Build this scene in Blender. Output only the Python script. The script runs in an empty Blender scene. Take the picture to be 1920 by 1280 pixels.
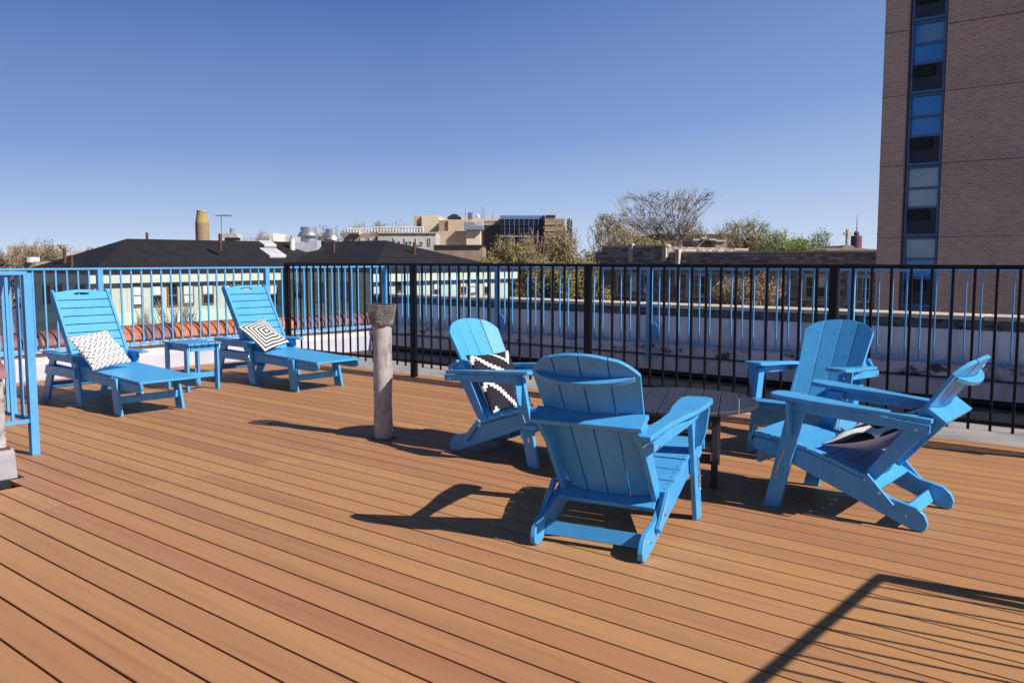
import bpy, bmesh, math, random
from mathutils import Vector, Matrix, Euler
R = math.radians
rnd = random.Random(7)
scn = bpy.context.scene
col = scn.collection

# ------------------------------------------------------------------ camera
H = 1.3; YAW = R(40.1); PITCH = R(5.3); FPX = 1640.0
cam_d = bpy.data.cameras.new("camera"); cam = bpy.data.objects.new("camera", cam_d); col.objects.link(cam)
cam_d.sensor_width = 36; cam_d.lens = FPX / 1920 * 36
cam_d.clip_start = .05; cam_d.clip_end = 6000
cam.location = (0, 0, H); cam.rotation_euler = (math.pi / 2 - PITCH, 0, YAW)
scn.camera = cam

# ------------------------------------------------------------------ light
SUN_AZ = R(10.0); SUN_EL = R(38.3)
world = bpy.data.worlds.new("World"); scn.world = world; world.use_nodes = True
wn = world.node_tree; bg = wn.nodes['Background']
sky = wn.nodes.new('ShaderNodeTexSky'); sky.sky_type = 'NISHITA'; sky.sun_disc = False
sky.sun_elevation = SUN_EL; sky.sun_rotation = math.pi / 2 - SUN_AZ
sky.altitude = 0; sky.air_density = 1.0; sky.dust_density = 0.6; sky.ozone_density = 3.0
hs = wn.nodes.new('ShaderNodeHueSaturation'); hs.inputs['Saturation'].default_value = 1.0; hs.inputs['Value'].default_value = .52
wn.links.new(sky.outputs[0], hs.inputs['Color'])
WS = 0.06
wtc = wn.nodes.new('ShaderNodeTexCoord'); wsx = wn.nodes.new('ShaderNodeSeparateXYZ'); wn.links.new(wtc.outputs['Generated'], wsx.inputs[0])
# paler towards the sun side (right of the view)
wd = wn.nodes.new('ShaderNodeVectorMath'); wd.operation = 'DOT_PRODUCT'; wn.links.new(wtc.outputs['Generated'], wd.inputs[0]); wd.inputs[1].default_value = (math.cos(YAW), math.sin(YAW), 0)
w1 = wn.nodes.new('ShaderNodeMapRange'); w1.inputs['From Min'].default_value = -.1; w1.inputs['From Max'].default_value = .75; w1.inputs['To Min'].default_value = 1.0; w1.inputs['To Max'].default_value = .38; wn.links.new(wd.outputs['Value'], w1.inputs['Value'])
w2 = wn.nodes.new('ShaderNodeMath'); w2.operation = 'MULTIPLY'; wn.links.new(wsx.outputs[2], w2.inputs[0]); wn.links.new(w1.outputs[0], w2.inputs[1])
wr = wn.nodes.new('ShaderNodeValToRGB'); wn.links.new(w2.outputs[0], wr.inputs[0]); we = wr.color_ramp.elements
SKY = [(0.0, (.50,.59,.73)), (.05, (.33,.44,.65)), (.12, (.175,.28,.54)), (.28, (.065,.135,.36)), (.5, (.03,.075,.25))]
we[0].position = 0; we[0].color = (*SKY[0][1], 1); we[1].position = SKY[1][0]; we[1].color = (*SKY[1][1], 1)
for p_, c_ in SKY[2:]: e_ = we.new(p_); e_.color = (*c_, 1)
wv = wn.nodes.new('ShaderNodeVectorMath'); wv.operation = 'SCALE'; wv.inputs['Scale'].default_value = 1/WS; wn.links.new(wr.outputs[0], wv.inputs[0])
wm_ = wn.nodes.new('ShaderNodeMapRange'); wm_.inputs['From Min'].default_value = .28; wm_.inputs['From Max'].default_value = .55; wn.links.new(wsx.outputs[2], wm_.inputs['Value'])
wx = wn.nodes.new('ShaderNodeMix'); wx.data_type = 'RGBA'; wn.links.new(wm_.outputs[0], wx.inputs[0]); wn.links.new(wv.outputs[0], wx.inputs[6]); wn.links.new(hs.outputs[0], wx.inputs[7])
wn.links.new(wx.outputs[2], bg.inputs['Color'])
bg.inputs['Strength'].default_value = WS
sd = bpy.data.lights.new("sun", 'SUN'); sun = bpy.data.objects.new("sun", sd); col.objects.link(sun)
sd.energy = 5.0; sd.angle = R(.5); sd.color = (1, .94, .86)
sv = Vector((math.cos(SUN_AZ) * math.cos(SUN_EL), math.sin(SUN_AZ) * math.cos(SUN_EL), math.sin(SUN_EL)))
sun.rotation_euler = sv.to_track_quat('Z', 'Y').to_euler()
scn.view_settings.view_transform = 'Standard'; scn.view_settings.look = 'None'
scn.view_settings.exposure = 0.3; scn.view_settings.gamma = 1.0

# ------------------------------------------------------------------ helpers
cY, sY, cP, sP = math.cos(YAW), math.sin(YAW), math.cos(PITCH), math.sin(PITCH)
def ray(px, py):
    a = (px - 960) / FPX; b = (py - 640) / FPX
    fw = cP - b * sP; u = -(sP + b * cP)
    return Vector((a * cY - fw * sY, a * sY + fw * cY, u)), fw
def at(px, py, D):          # point at forward distance D
    r, fw = ray(px, py); return Vector((0, 0, H)) + r * (D / fw)
def onY(px, py, Y): r, f = ray(px, py); return Vector((0, 0, H)) + r * (Y / r.y)
def onX(px, py, X): r, f = ray(px, py); return Vector((0, 0, H)) + r * (X / r.x)
def onZ(px, py, Z): r, f = ray(px, py); return Vector((0, 0, H)) + r * ((Z - H) / r.z)

class MB:
    def __init__(s): s.v = []; s.f = []
    def add(s, vs, fs, M=None):
        n = len(s.v)
        s.v += [tuple(M @ Vector(v)) if M else tuple(v) for v in vs]
        s.f += [tuple(i + n for i in f) for f in fs]; return s
    def box(s, x0, x1, y0, y1, z0, z1, M=None):
        return s.add([(x0,y0,z0),(x1,y0,z0),(x1,y1,z0),(x0,y1,z0),(x0,y0,z1),(x1,y0,z1),(x1,y1,z1),(x0,y1,z1)],
            [(0,3,2,1),(4,5,6,7),(0,1,5,4),(1,2,6,5),(2,3,7,6),(3,0,4,7)], M)
    def prism(s, pts, pl, t0, t1, M=None):
        def mk(a, b, t): return {'xz': (a, t, b), 'xy': (a, b, t), 'yz': (t, a, b)}[pl]
        n = len(pts)
        area = sum(pts[i][0]*pts[(i+1)%n][1]-pts[(i+1)%n][0]*pts[i][1] for i in range(n))
        if (area < 0): pts = pts[::-1]
        vs = [mk(a, b, t0) for a, b in pts] + [mk(a, b, t1) for a, b in pts]
        fl = pl == 'xz'
        bot = tuple(range(n)); top = tuple(range(n, 2*n)); sides = [(i, (i+1) % n, n+(i+1) % n, n+i) for i in range(n)]
        if fl: fs = [bot, top[::-1]] + [q[::-1] for q in sides]
        else: fs = [bot[::-1], top] + sides
        return s.add(vs, fs, M)
    def tube(s, p, q, r0, r1=None, n=6, cap=True):
        p = Vector(p); q = Vector(q); r1 = r0 if r1 is None else r1; d = (q - p)
        if d.length < 1e-6: return s
        d.normalize(); a = d.orthogonal().normalized(); b = d.cross(a); vs = []
        for c, r in ((p, r0), (q, r1)):
            for i in range(n):
                t = 2*math.pi*i/n; vs.append(c + a*(math.cos(t)*r) + b*(math.sin(t)*r))
        fs = [(i, (i+1) % n, n+(i+1) % n, n+i) for i in range(n)]
        if cap: fs += [tuple(range(n))[::-1], tuple(range(n, 2*n))]
        return s.add(vs, fs)
    def path(s, pts, r, n=6):
        for i in range(len(pts)-1): s.tube(pts[i], pts[i+1], r, r, n)
        return s
    def lathe(s, prof, c=(0,0,0), n=24, jit=None):
        vs = []; c = Vector(c)
        for j, (r, z) in enumerate(prof):
            for i in range(n):
                t = 2*math.pi*i/n; rr = r * (1 + (jit(t, z) if jit else 0))
                vs.append(c + Vector((rr*math.cos(t), rr*math.sin(t), z)))
        fs = [(j*n+i, j*n+(i+1) % n, (j+1)*n+(i+1) % n, (j+1)*n+i) for j in range(len(prof)-1) for i in range(n)]
        fs += [tuple(range(n))[::-1], tuple(range((len(prof)-1)*n, len(prof)*n))]
        return s.add(vs, fs)
    def build(s, name, m, parent=None, bevel=0, smooth=False, seg=2):
        me = bpy.data.meshes.new(name); me.from_pydata(s.v, [], s.f); me.update()
        o = bpy.data.objects.new(name, me); col.objects.link(o)
        if m: me.materials.append(m)
        if parent: o.parent = parent
        if smooth:
            for p in me.polygons: p.use_smooth = True
        if bevel:
            b = o.modifiers.new('bevel', 'BEVEL'); b.width = bevel; b.segments = seg; b.limit_method = 'ANGLE'; b.angle_limit = R(35)
            for p in me.polygons: p.use_smooth = True
            b.harden_normals = True
        return o
def mark(o, n):      # faces from n on are the dark screw heads let into the part
    o.data.materials.append(M['black'])
    for p in list(o.data.polygons)[n:]: p.material_index = 1
def tag(o, label=None, cat=None, group=None, kind=None):
    if label: o['label'] = label
    if cat: o['category'] = cat
    if group: o['group'] = group
    if kind: o['kind'] = kind
    return o
def empty(name, loc=(0,0,0), rz=0, label=None, cat=None, group=None):
    o = bpy.data.objects.new(name, None); col.objects.link(o); o.location = loc; o.rotation_euler = (0,0,rz)
    o.empty_display_size = .1
    return tag(o, label, cat, group)
def copy_tree(o, parent=None):
    c = o.copy(); col.objects.link(c)
    if parent: c.parent = parent
    for ch in list(o.children): copy_tree(ch, c)
    return c

# ------------------------------------------------------------------ materials
class NT:
    def __init__(s, name):
        s.m = bpy.data.materials.new(name); s.m.use_nodes = True; s.t = s.m.node_tree; s.n = s.t.nodes
        s.b = s.n['Principled BSDF']
    def node(s, ty, **kw):
        n = s.n.new(ty)
        for k, v in kw.items():
            if k in n.inputs: s.put(n.inputs[k], v)
            else: setattr(n, k, v)
        return n
    def put(s, inp, v):
        if hasattr(v, 'is_output') or isinstance(v, bpy.types.NodeSocket): s.t.links.new(v, inp)
        else: inp.default_value = v
    def math(s, op, a, b=0.0, c=0.0):
        n = s.n.new('ShaderNodeMath'); n.operation = op
        s.put(n.inputs[0], a); s.put(n.inputs[1], b); s.put(n.inputs[2], c); return n.outputs[0]
    def coord(s, scale=(1,1,1), out='Object', rot=(0,0,0)):
        tc = s.n.new('ShaderNodeTexCoord'); mp = s.n.new('ShaderNodeMapping'); mp.inputs['Scale'].default_value = scale
        mp.inputs['Rotation'].default_value = rot
        s.t.links.new(tc.outputs[out], mp.inputs[0]); return mp.outputs[0]
    def noise(s, vec, scale=5, detail=4, rough=.5):
        n = s.n.new('ShaderNodeTexNoise'); s.put(n.inputs['Vector'], vec); n.inputs['Scale'].default_value = scale
        n.inputs['Detail'].default_value = detail; n.inputs['Roughness'].default_value = rough; return n.outputs['Fac']
    def ramp(s, fac, stops):
        n = s.n.new('ShaderNodeValToRGB'); s.put(n.inputs[0], fac); e = n.color_ramp.elements
        while len(e) > 1: e.remove(e[-1])
        e[0].position = stops[0][0]; e[0].color = (*stops[0][1], 1)
        for p, c in stops[1:]: k = e.new(p); k.color = (*c, 1)
        return n.outputs[0]
    def mix(s, fac, a, b, mode='MIX'):
        n = s.n.new('ShaderNodeMix'); n.data_type = 'RGBA'; n.blend_type = mode
        s.put(n.inputs[0], fac)
        for i, v in ((6, a), (7, b)):
            if isinstance(v, tuple): v = (*v, 1)
            s.put(n.inputs[i], v)
        return n.outputs[2]
    def bump(s, h, strength=.3, dist=.01):
        n = s.n.new('ShaderNodeBump'); n.inputs['Strength'].default_value = strength; n.inputs['Distance'].default_value = dist
        s.put(n.inputs['Height'], h); s.t.links.new(n.outputs[0], s.b.inputs['Normal'])
    def done(s, colr, rough=.6, metal=0, spec=.5):
        if isinstance(colr, tuple): colr = (*colr, 1)
        s.put(s.b.inputs['Base Color'], colr); s.put(s.b.inputs['Roughness'], rough); s.put(s.b.inputs['Metallic'], metal)
        s.b.inputs['Specular IOR Level'].default_value = spec
        return s.m
def plain(name, c, rough=.6, var=.12, scale=6, bump=0, metal=0, spec=.5, detail=5):
    t = NT(name); v = t.coord(); n = t.noise(v, scale, detail, .6)
    d = tuple(x*(1-var) for x in c); l = tuple(min(1, x*(1+var)) for x in c)
    if bump: t.bump(t.noise(v, scale*6, 4, .6), bump, .004)
    return t.done(t.ramp(n, [(.3, d), (.7, l)]), rough, metal, spec)
M = {}
# blue HDPE lumber / blue paint
t = NT('blue_lumber'); v = t.coord((3,3,3)); g = t.noise(t.coord((14,14,14)), 8, 3, .7)
c = t.ramp(t.noise(v, 3, 5, .6), [(.25, (.055,.31,.63)), (.75, (.085,.37,.71))])
c = t.mix(t.math('MULTIPLY', t.math('GREATER_THAN', g, .72), .25), c, (.02,.17,.5)); t.bump(t.noise(t.coord((20,20,20)), 10, 3, .7), .12, .002)
M['blue'] = t.done(c, .36, 0, .5)
M['rail_blue'] = plain('rail_blue', (.10,.35,.70), .28, .1, 4, .05)
M['black_metal'] = plain('black_metal', (.005,.004,.005), .4, .3, 3, .05, 0, .3)
t = NT('black_lumber'); M['black_lumber'] = t.done(t.ramp(t.noise(t.coord((2,2,2)), 6, 5, .6), [(.3, (.020,.022,.038)), (.7, (.034,.037,.058))]), .5, 0, .5)
M['steel'] = plain('steel', (.6,.6,.62), .3, .1, 20, 0, .9)
M['galv'] = plain('galvanised', (.52,.54,.58), .38, .15, 5, .05, .75)
# composite deck
t = NT('composite_decking')
geo = t.n.new('ShaderNodeNewGeometry'); ri = geo.outputs['Random Per Island']
v = t.coord((.55, 26, 8)); st = t.noise(v, 1.6, 6, .65); st2 = t.noise(t.coord((.25, 7, 4)), 1.3, 4, .55)
base = t.ramp(ri, [(0, (.39,.182,.090)), (.35, (.425,.210,.098)), (.7, (.465,.243,.108)), (1, (.41,.188,.096))])
c = t.mix(.8, base, t.ramp(st2, [(.3, (.84,.80,.80)), (.5, (1,1,1)), (.75, (1.12,1.10,.97))]), 'MULTIPLY')
streak = t.ramp(st, [(.48, (1,1,1)), (.60, (.90,.87,.86)), (.76, (.58,.52,.53))])
c = t.mix(.9, c, streak, 'MULTIPLY')
dk = t.noise(t.coord((1.6, 34, 6)), 1.5, 5, .7); c = t.mix(t.math('MULTIPLY', t.math('GREATER_THAN', dk, .685), .30), c, (.12,.06,.045))
vo = t.n.new('ShaderNodeTexVoronoi'); t.put(vo.inputs['Vector'], t.coord((1,1,1))); vo.inputs['Scale'].default_value = 3.1; spk = t.math('LESS_THAN', vo.outputs['Distance'], .012)
c = t.mix(t.math('MULTIPLY', spk, .7), c, (.05,.03,.025))
scf = t.noise(t.coord((1.3,1.1,1), rot=(0,0,.7)), 2.1, 8, .75); c = t.mix(t.math('MULTIPLY', t.math('GREATER_THAN', scf, .69), .12), c, (.62,.46,.36))
c = t.mix(t.math('MULTIPLY', t.noise(t.coord(), .35, 3, .5), .15), c, (.44,.25,.13))
t.bump(t.noise(t.coord((3, 60, 10)), 2.0, 5, .7), .25, .002)
M['deck'] = t.done(c, t.math('ADD', t.math('MULTIPLY', st, .25), .42), 0, .35)
M['under'] = plain('gap_shade_black', (.004,.003,.003), .9, .12, 6, 0, 0, 0)
# roof membrane
t = NT('silver_membrane'); v = t.coord((1,3,1)); n = t.noise(v, 2.2, 8, .62)
c = t.ramp(n, [(.25, (.12,.115,.13)), (.45, (.30,.285,.29)), (.62, (.38,.35,.35)), (.8, (.25,.21,.21))]); t.bump(t.noise(v, 4, 6, .6), .6, .02); M['membrane'] = t.done(c, .7)
t = NT('tar'); v = t.coord(); n = t.noise(v, 2.5, 6, .6)
t.bump(t.noise(v, 3, 5, .6), .6, .03); M['tar'] = t.done(t.ramp(n, [(.3, (.004,.005,.010)), (.8, (.014,.018,.03))]), .5, 0, .5)
# silver/white coated parapet with cracks and tar patches
def coated(name, base, patch, thr, crumple=.8, sc=3.0):
    t = NT(name); v = t.coord(); n = t.noise(v, sc, 8, .62); n2 = t.noise(t.coord((1,1,2.2)), sc*3.2, 7, .7)
    c = t.ramp(n, [(.25, tuple(x*.62 for x in base)), (.5, base), (.75, tuple(min(.9, x*1.15) for x in base))])
    c = t.mix(t.ramp(n2, [(thr-.03, (0,0,0)), (thr+.07, (.9,.9,.9))]), c, patch)
    st = t.noise(t.coord((3.5,3.5,.5)), 3, 5, .6)
    c = t.mix(t.ramp(st, [(.50,(0,0,0)),(.72,(.55,.55,.55))]), c, tuple(x*.5 for x in base))
    t.bump(t.noise(v, sc*3, 6, .65), crumple, .03); return t.done(c, .55, 0, .4)
M['coat_white'] = coated('silver_coating', (.70,.66,.64), (.05,.04,.045), .60, .9, 2.6)
M['coat_grey'] = coated('grey_coating', (.46,.44,.45), (.07,.055,.055), .56, 1.0, 3.2)
M['coat_shade_tint'] = coated('shade_tinted_coating', (.82,.76,.84), (.05,.045,.06), .70, .4, 1.6)  # white coating with the lavender of its shade put into the colour
M['coat_patch'] = coated('patched_coating', (.78,.71,.77), (.012,.011,.016), .545, .6, 1.3)
M['flash_pink'] = coated('pale_flashing', (.72,.60,.58), (.25,.22,.25), .70, .25, 1.0)
M['flash_grey'] = coated('worn_flashing', (.31,.30,.34), (.16,.14,.15), .62, .5, 3.0)
M['flash_lav'] = plain('grey_flashing', (.48,.48,.56), .5, .12, 3, .2)
M['mortar_dark'] = coated('weathered_coping_edge', (.13,.115,.12), (.01,.01,.015), .52, .8, 2.5)
M['coping'] = plain('concrete_coping', (.58,.49,.40), .85, .22, 4, .4)
M['clay'] = coated('orange_clay_tile', (.55,.16,.06), (.22,.09,.06), .54, .25, 3.0)
M['clay_dull'] = coated('maroon_clay_tile', (.20,.09,.10), (.40,.20,.12), .60, .3, 3.0)
M['old_paint'] = None
t = NT('pipe_paint'); v = t.coord((1,1,.5)); n = t.noise(v, 14, 8, .65)
c = t.ramp(n, [(.32, (.17,.15,.145)), (.46, (.37,.335,.33)), (.7, (.49,.455,.45))])
rs = t.noise(t.coord((1,1,.6)), 22, 5, .7); c = t.mix(t.ramp(rs, [(.66,(0,0,0)),(.74,(1,1,1))]), c, (.22,.12,.08)); t.bump(t.noise(t.coord((1,1,.8)), 26, 6, .7), .7, .01)
M['pipe'] = t.done(c, .5)
M['wire'] = plain('rusty_wire', (.23,.21,.19), .6, .4, 30, 0, .3)
M['rust'] = plain('rust', (.10,.045,.03), .8, .4, 8)
# shingle roof
t = NT('black_shingles'); v = t.coord(); n = t.noise(v, 1.5, 6, .6)
M['shingle'] = t.done(t.ramp(n, [(.3, (.013,.012,.016)), (.7, (.022,.020,.025))]), .75, 0, .3)
t = NT('cream_cladding'); tc = t.n.new('ShaderNodeTexCoord'); sx = t.n.new('ShaderNodeSeparateXYZ'); t.t.links.new(tc.outputs['Object'], sx.inputs[0])
w = t.math('FRACT', t.math('MULTIPLY', t.math('ADD', sx.outputs[0], sx.outputs[1]), 2.4)); grv = t.math('LESS_THAN', w, .1)
c = t.mix(t.math('MULTIPLY', grv, .5), t.ramp(t.noise(t.coord(), .6, 5, .6), [(.3, (.42,.48,.41)), (.7, (.50,.56,.48))]), (.25,.28,.22)); M['cream'] = t.done(c, .7)
M['fascia'] = plain('fascia_paint', (.52,.57,.49), .6, .08, 1)
M['mint'] = plain('mint_panel', (.46,.62,.52), .7, .12, 1)
def bricks(name, c1, c2, mor, bw, bh, ms, sq=.5, axes='xz', bias=0):
    t = NT(name); tc = t.n.new('ShaderNodeTexCoord'); sx = t.n.new('ShaderNodeSeparateXYZ'); t.t.links.new(tc.outputs['Object'], sx.inputs[0])
    cb = t.n.new('ShaderNodeCombineXYZ'); t.t.links.new(t.math('ADD', sx.outputs[0], sx.outputs[1]), cb.inputs[0]); t.t.links.new(sx.outputs[2], cb.inputs[1])
    b = t.n.new('ShaderNodeTexBrick'); t.t.links.new(cb.outputs[0], b.inputs['Vector']); b.inputs['Scale'].default_value = 1
    b.inputs['Color1'].default_value = (*c1,1); b.inputs['Color2'].default_value = (*c2,1); b.inputs['Mortar'].default_value = (*mor,1)
    b.inputs['Mortar Size'].default_value = ms; b.inputs['Brick Width'].default_value = bw; b.inputs['Row Height'].default_value = bh; b.inputs['Bias'].default_value = bias
    b.offset = sq
    c = t.mix(.5, b.outputs[0], t.ramp(t.noise(t.coord(), .35, 6, .6), [(.3,(.75,.75,.78)),(.7,(1.1,1.08,1.05))]), 'MULTIPLY')
    t.bump(t.math('MULTIPLY', b.outputs['Fac'], -1.0), .5, .01)
    return t.done(c, .85)
M['brick'] = bricks('tan_brick', (.84,.44,.32), (.60,.32,.24), (.88,.64,.52), .24, .085, .012)
M['brick_dark'] = bricks('band_brick', (.74,.41,.31), (.54,.31,.25), (.86,.64,.53), .24, .085, .012)
M['stone'] = bricks('schist_wall', (.48,.39,.34), (.12,.105,.11), (.20,.17,.16), .55, .22, .03, .37)
M['stone_tan'] = bricks('tan_stone', (.34,.27,.20), (.22,.18,.15), (.30,.26,.22), .6, .25, .03, .4)
M['stack'] = bricks('chimney_brick', (.40,.25,.13), (.30,.19,.11), (.35,.28,.2), .3, .12, .02)
M['stack_top'] = plain('yellow_render', (.42,.28,.11), .8, .2, 2)
M['limestone'] = plain('limestone', (.50,.44,.38), .8, .18, 3)
M['trim_dark'] = plain('blue_grey_frame', (.12,.19,.36), .5, .12, 3)
M['panel_dark'] = plain('dark_panel', (.035,.04,.065), .5, .15, 3)
M['black'] = plain('black_plastic', (.008,.008,.009), .6, .2, 6)
def glass(name, c, rough=.08): 
    t = NT(name); return t.done(t.ramp(t.noise(t.coord(), .9, 3, .5), [(.35, tuple(x*.8 for x in c)), (.65, c)]), rough, 0, .8)
M['glass_blue'] = glass('blue_glass', (.03,.33,.85)); M['glass_pale'] = glass('pale_blind_glass', (.42,.56,.64), .15)
M['glass_dark'] = glass('dark_glass', (.02,.025,.03)); M['blind'] = plain('white_blind', (.6,.62,.62), .5, .08, 2)
M['wood_frame'] = plain('brown_window_frame', (.22,.12,.06), .6, .2, 4)
M['cream_frame'] = plain('cream_window_frame', (.62,.56,.46), .6, .1, 4)
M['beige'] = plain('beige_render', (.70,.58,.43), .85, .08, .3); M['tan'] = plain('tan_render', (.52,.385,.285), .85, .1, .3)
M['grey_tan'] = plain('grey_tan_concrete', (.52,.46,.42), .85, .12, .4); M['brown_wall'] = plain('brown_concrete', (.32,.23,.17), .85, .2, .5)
M['steel_dark'] = plain('dark_curtain_wall', (.03,.03,.045), .4, .3, .6); M['white_paint'] = plain('white_paint', (.7,.7,.68), .6, .08, 2)
M['purple'] = plain('mauve_tower', (.16,.07,.11), .8, .15, .2)
M['asphalt'] = None
t = NT('ground'); n = t.noise(t.coord((1,1,1)), .03, 8, .65); M['ground'] = t.done(t.ramp(n, [(.35, (.05,.06,.03)), (.5, (.09,.085,.06)), (.65, (.10,.10,.09))]), .95)
M['bark'] = plain('bark', (.23,.185,.15), .9, .3, 6); M['bark_red'] = plain('reddish_twigs', (.24,.15,.13), .9, .3, 4)
def leafm(name, c1, c2):
    t = NT(name); geo = t.n.new('ShaderNodeNewGeometry'); c = t.ramp(geo.outputs['Random Per Island'], [(0, c1), (1, c2)])
    t.b.inputs['Transmission Weight'].default_value = 0; return t.done(c, .7, 0, .25)
M['leaf_olive'] = leafm('olive_buds', (.21,.17,.062), (.38,.31,.12)); M['leaf_green'] = leafm('spring_green', (.16,.23,.05), (.32,.40,.11))
M['leaf_tan'] = leafm('tan_buds', (.26,.165,.085), (.42,.28,.15)); M['leaf_brown'] = leafm('brown_buds', (.16,.125,.07), (.28,.215,.12))
# patterned cushion fabrics, from the cushion's own UV
def fabric(name, fn):
    t = NT(name); tc = t.n.new('ShaderNodeTexCoord'); sx = t.n.new('ShaderNodeSeparateXYZ'); t.t.links.new(tc.outputs['UV'], sx.inputs[0])
    f = fn(t, sx.outputs[0], sx.outputs[1]); c = t.mix(f, (.78,.76,.75), (.022,.018,.028))
    t.bump(t.noise(t.coord((1,1,1)), 9, 5, .55), .5, .02); return t.done(c, .9, 0, .2)
def f_zig(t, u, v):
    tri = t.math('ABSOLUTE', t.math('SUBTRACT', t.math('FRACT', t.math('MULTIPLY', v, 6.0)), .5))
    w = t.math('FRACT', t.math('ADD', t.math('MULTIPLY', u, 7.5), t.math('MULTIPLY', tri, 2.0))); return t.math('LESS_THAN', w, .26)
def f_sq(t, u, v):
    a = t.math('ABSOLUTE', t.math('SUBTRACT', u, .5)); b = t.math('ABSOLUTE', t.math('SUBTRACT', v, .5))
    return t.math('LESS_THAN', t.math('FRACT', t.math('ADD', t.math('MULTIPLY', t.math('MAXIMUM', a, b), 11.5), .5)), .5)
def f_aztec(t, u, v):   # stepped zigzags in white on black
    U = t.math('FLOOR', t.math('MULTIPLY', u, 22)); V = t.math('FLOOR', t.math('MULTIPLY', v, 22))
    tri = t.math('ABSOLUTE', t.math('SUBTRACT', t.math('MODULO', t.math('ADD', U, 12), 28), 14))
    d = t.math('MODULO', t.math('ADD', V, tri), 10)
    return t.math('SUBTRACT', 1.0, t.math('LESS_THAN', d, 1.95))
def f_bold(t, u, v):
    tri = t.math('ABSOLUTE', t.math('SUBTRACT', t.math('FRACT', t.math('MULTIPLY', v, 1.5)), .5))
    w = t.math('FRACT', t.math('ADD', t.math('MULTIPLY', u, 1.9), t.math('MULTIPLY', tri, 1.1))); return t.math('LESS_THAN', w, .52)
M['f_back'] = plain('cushion_back', (.74,.72,.76), .9, .08, 12, .3, 0, .2); M['f_zig'] = fabric('zigzag_fabric', f_zig); M['f_sq'] = fabric('square_fabric', f_sq); M['f_az'] = fabric('stepped_fabric', f_aztec); M['f_bold'] = fabric('bold_fabric', f_bold)

# ------------------------------------------------------------------ setting: ground, roof, deck
def struct(o): o['kind'] = 'structure'; return o
g = MB(); g.add([(-3000,-3000,-13),(3000,-3000,-13),(3000,3000,-13),(-3000,3000,-13)], [(0,1,2,3)]); struct(g.build('ground', M['ground']))
rf = MB(); rf.box(-10.4, 3.5, -4, 9.3, -12.99, -.045); struct(rf.build('roof', M['membrane']))
tb = MB(); tb.box(-10.05, 3.4, 7.93, 8.97, -.044, -.036); struct(tb.build('tar_strip', M['tar']))
ud = MB(); ud.box(-10.02, 1.4, -3.5, 6.84, -.044, -.034); struct(ud.build('gap_shade_sheet', M['under']))  # black sheet painting the darkness seen through the board gaps
dk = MB(); P = .1475; gap = .0085
k = -23
while .057 + k*P < 6.85:
    y0 = .057 + k*P + gap/2; y1 = y0 + P - gap; k += 1
    if y1 > 6.9: y1 = 6.9
    if y1 < -2.5: continue
    segs = [(-10.0, -4.8 + (.0 if y0 < 3.9 else -.06)), (-4.797 + (.0 if y0 < 3.9 else -.06), 1.4)]
    for a, b in segs:
        if y0 < 1.9 and a < -9:   # cut round the foot of the small parapet
            a = -5.36 if y0 > 1.5 else -5.52
        dk.box(a, b, y0, y1, -.026, 0)
struct(dk.build('deck', M['deck'], bevel=.002, seg=1))

# ------------------------------------------------------------------ parapets
pw = empty('roof_parapet', (-10.2, 5, 0), label='low silver-coated parapet under clay coping tiles, behind the two loungers', cat='parapet wall')
pw.location = (0,0,0)
MB().box(-10.38, -10.06, 1.0, 8.95, -.04, .37).build('wall', M['coat_white'], pw)
b = MB(); b.prism([(-10.055,-.04),(-10.02,-.04),(-10.03,.17),(-10.055,.19)], 'xz', 1.0, 8.90)
b.build('base_flashing', M['flash_lav'], pw)
y = 1.0; i = 0
while y < 8.7:
    L = .36 if 4.75 < y < 7.3 else .42
    m = M['clay'] if 4.7 < y < 7.25 and not 5.0 < y < 5.2 else M['clay_dull']
    tl = MB(); n = 10; prof = []
    for j in range(n+1):
        a = math.pi*j/n; prof.append((-10.22 + .205*math.cos(a), .365 + .155*math.sin(a)))
    tl.prism(prof, 'xz', y+.012, y+L-.012); tl.build('coping_tile', m, pw, bevel=.006)
    jt = MB(); prof = [(-10.22 + .215*math.cos(math.pi*j/n), .362 + .165*math.sin(math.pi*j/n)) for j in range(n+1)]
    jt.prism(prof, 'xz', y-.012, y+.012); jt.build('tar_joint', M['tar'], pw)
    y += L
rw = empty('roof_parapet', (0,0,0), label='long peeling white parapet with pale concrete coping, beyond the black fence', cat='parapet wall')
MB().box(-10.38, 3.4, 8.97, 9.28, .36, .66).build('wall', M['coat_shade_tint'], rw)
MB().box(-10.38, 3.4, 8.965, 9.28, .20, .36).build('patched_band', M['coat_patch'], rw)
b = MB(); b.prism([(8.965,-.04),(8.88,-.02),(8.90,.03),(8.965,.03)], 'yz', -10.02, 3.4); b.build('base_strip', M['tar'], rw)
b = MB(); b.prism([(8.96,.028),(8.87,.028),(8.89,.165),(8.955,.188),(8.962,.188)], 'yz', -10.02, 3.4); b.build('base_flashing', M['flash_pink'], rw)
MB().box(-10.02, 3.4, 8.94, 8.964, .189, .202).build('sealant_line', M['tar'], rw)
MB().box(-10.39, 3.4, 8.945, 9.29, .655, .745).build('coping_bed', M['mortar_dark'], rw, bevel=.01)
x = -10.4
while x < 3.3:
    MB().box(x+.004, x+1.216, 8.93, 9.33, .746, .79).build('coping_slab', M['coping'], rw, bevel=.008); x += 1.22
sw = empty('side_parapet', (0,0,0), label='short silver-coated parapet stub at the left edge beside the deck', cat='parapet wall')
MB().box(-6.0, -5.63, -1.5, 2.0, .17, .60).build('wall', M['coat_grey'], sw, bevel=.02)
b = MB(); b.prism([(-6.0,.0),(-5.575,.0),(-5.60,.16),(-5.625,.18),(-6.0,.18)], 'xz', -1.5, 2.03); b.build('base_flashing', M['flash_grey'], sw, bevel=.01)
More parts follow.
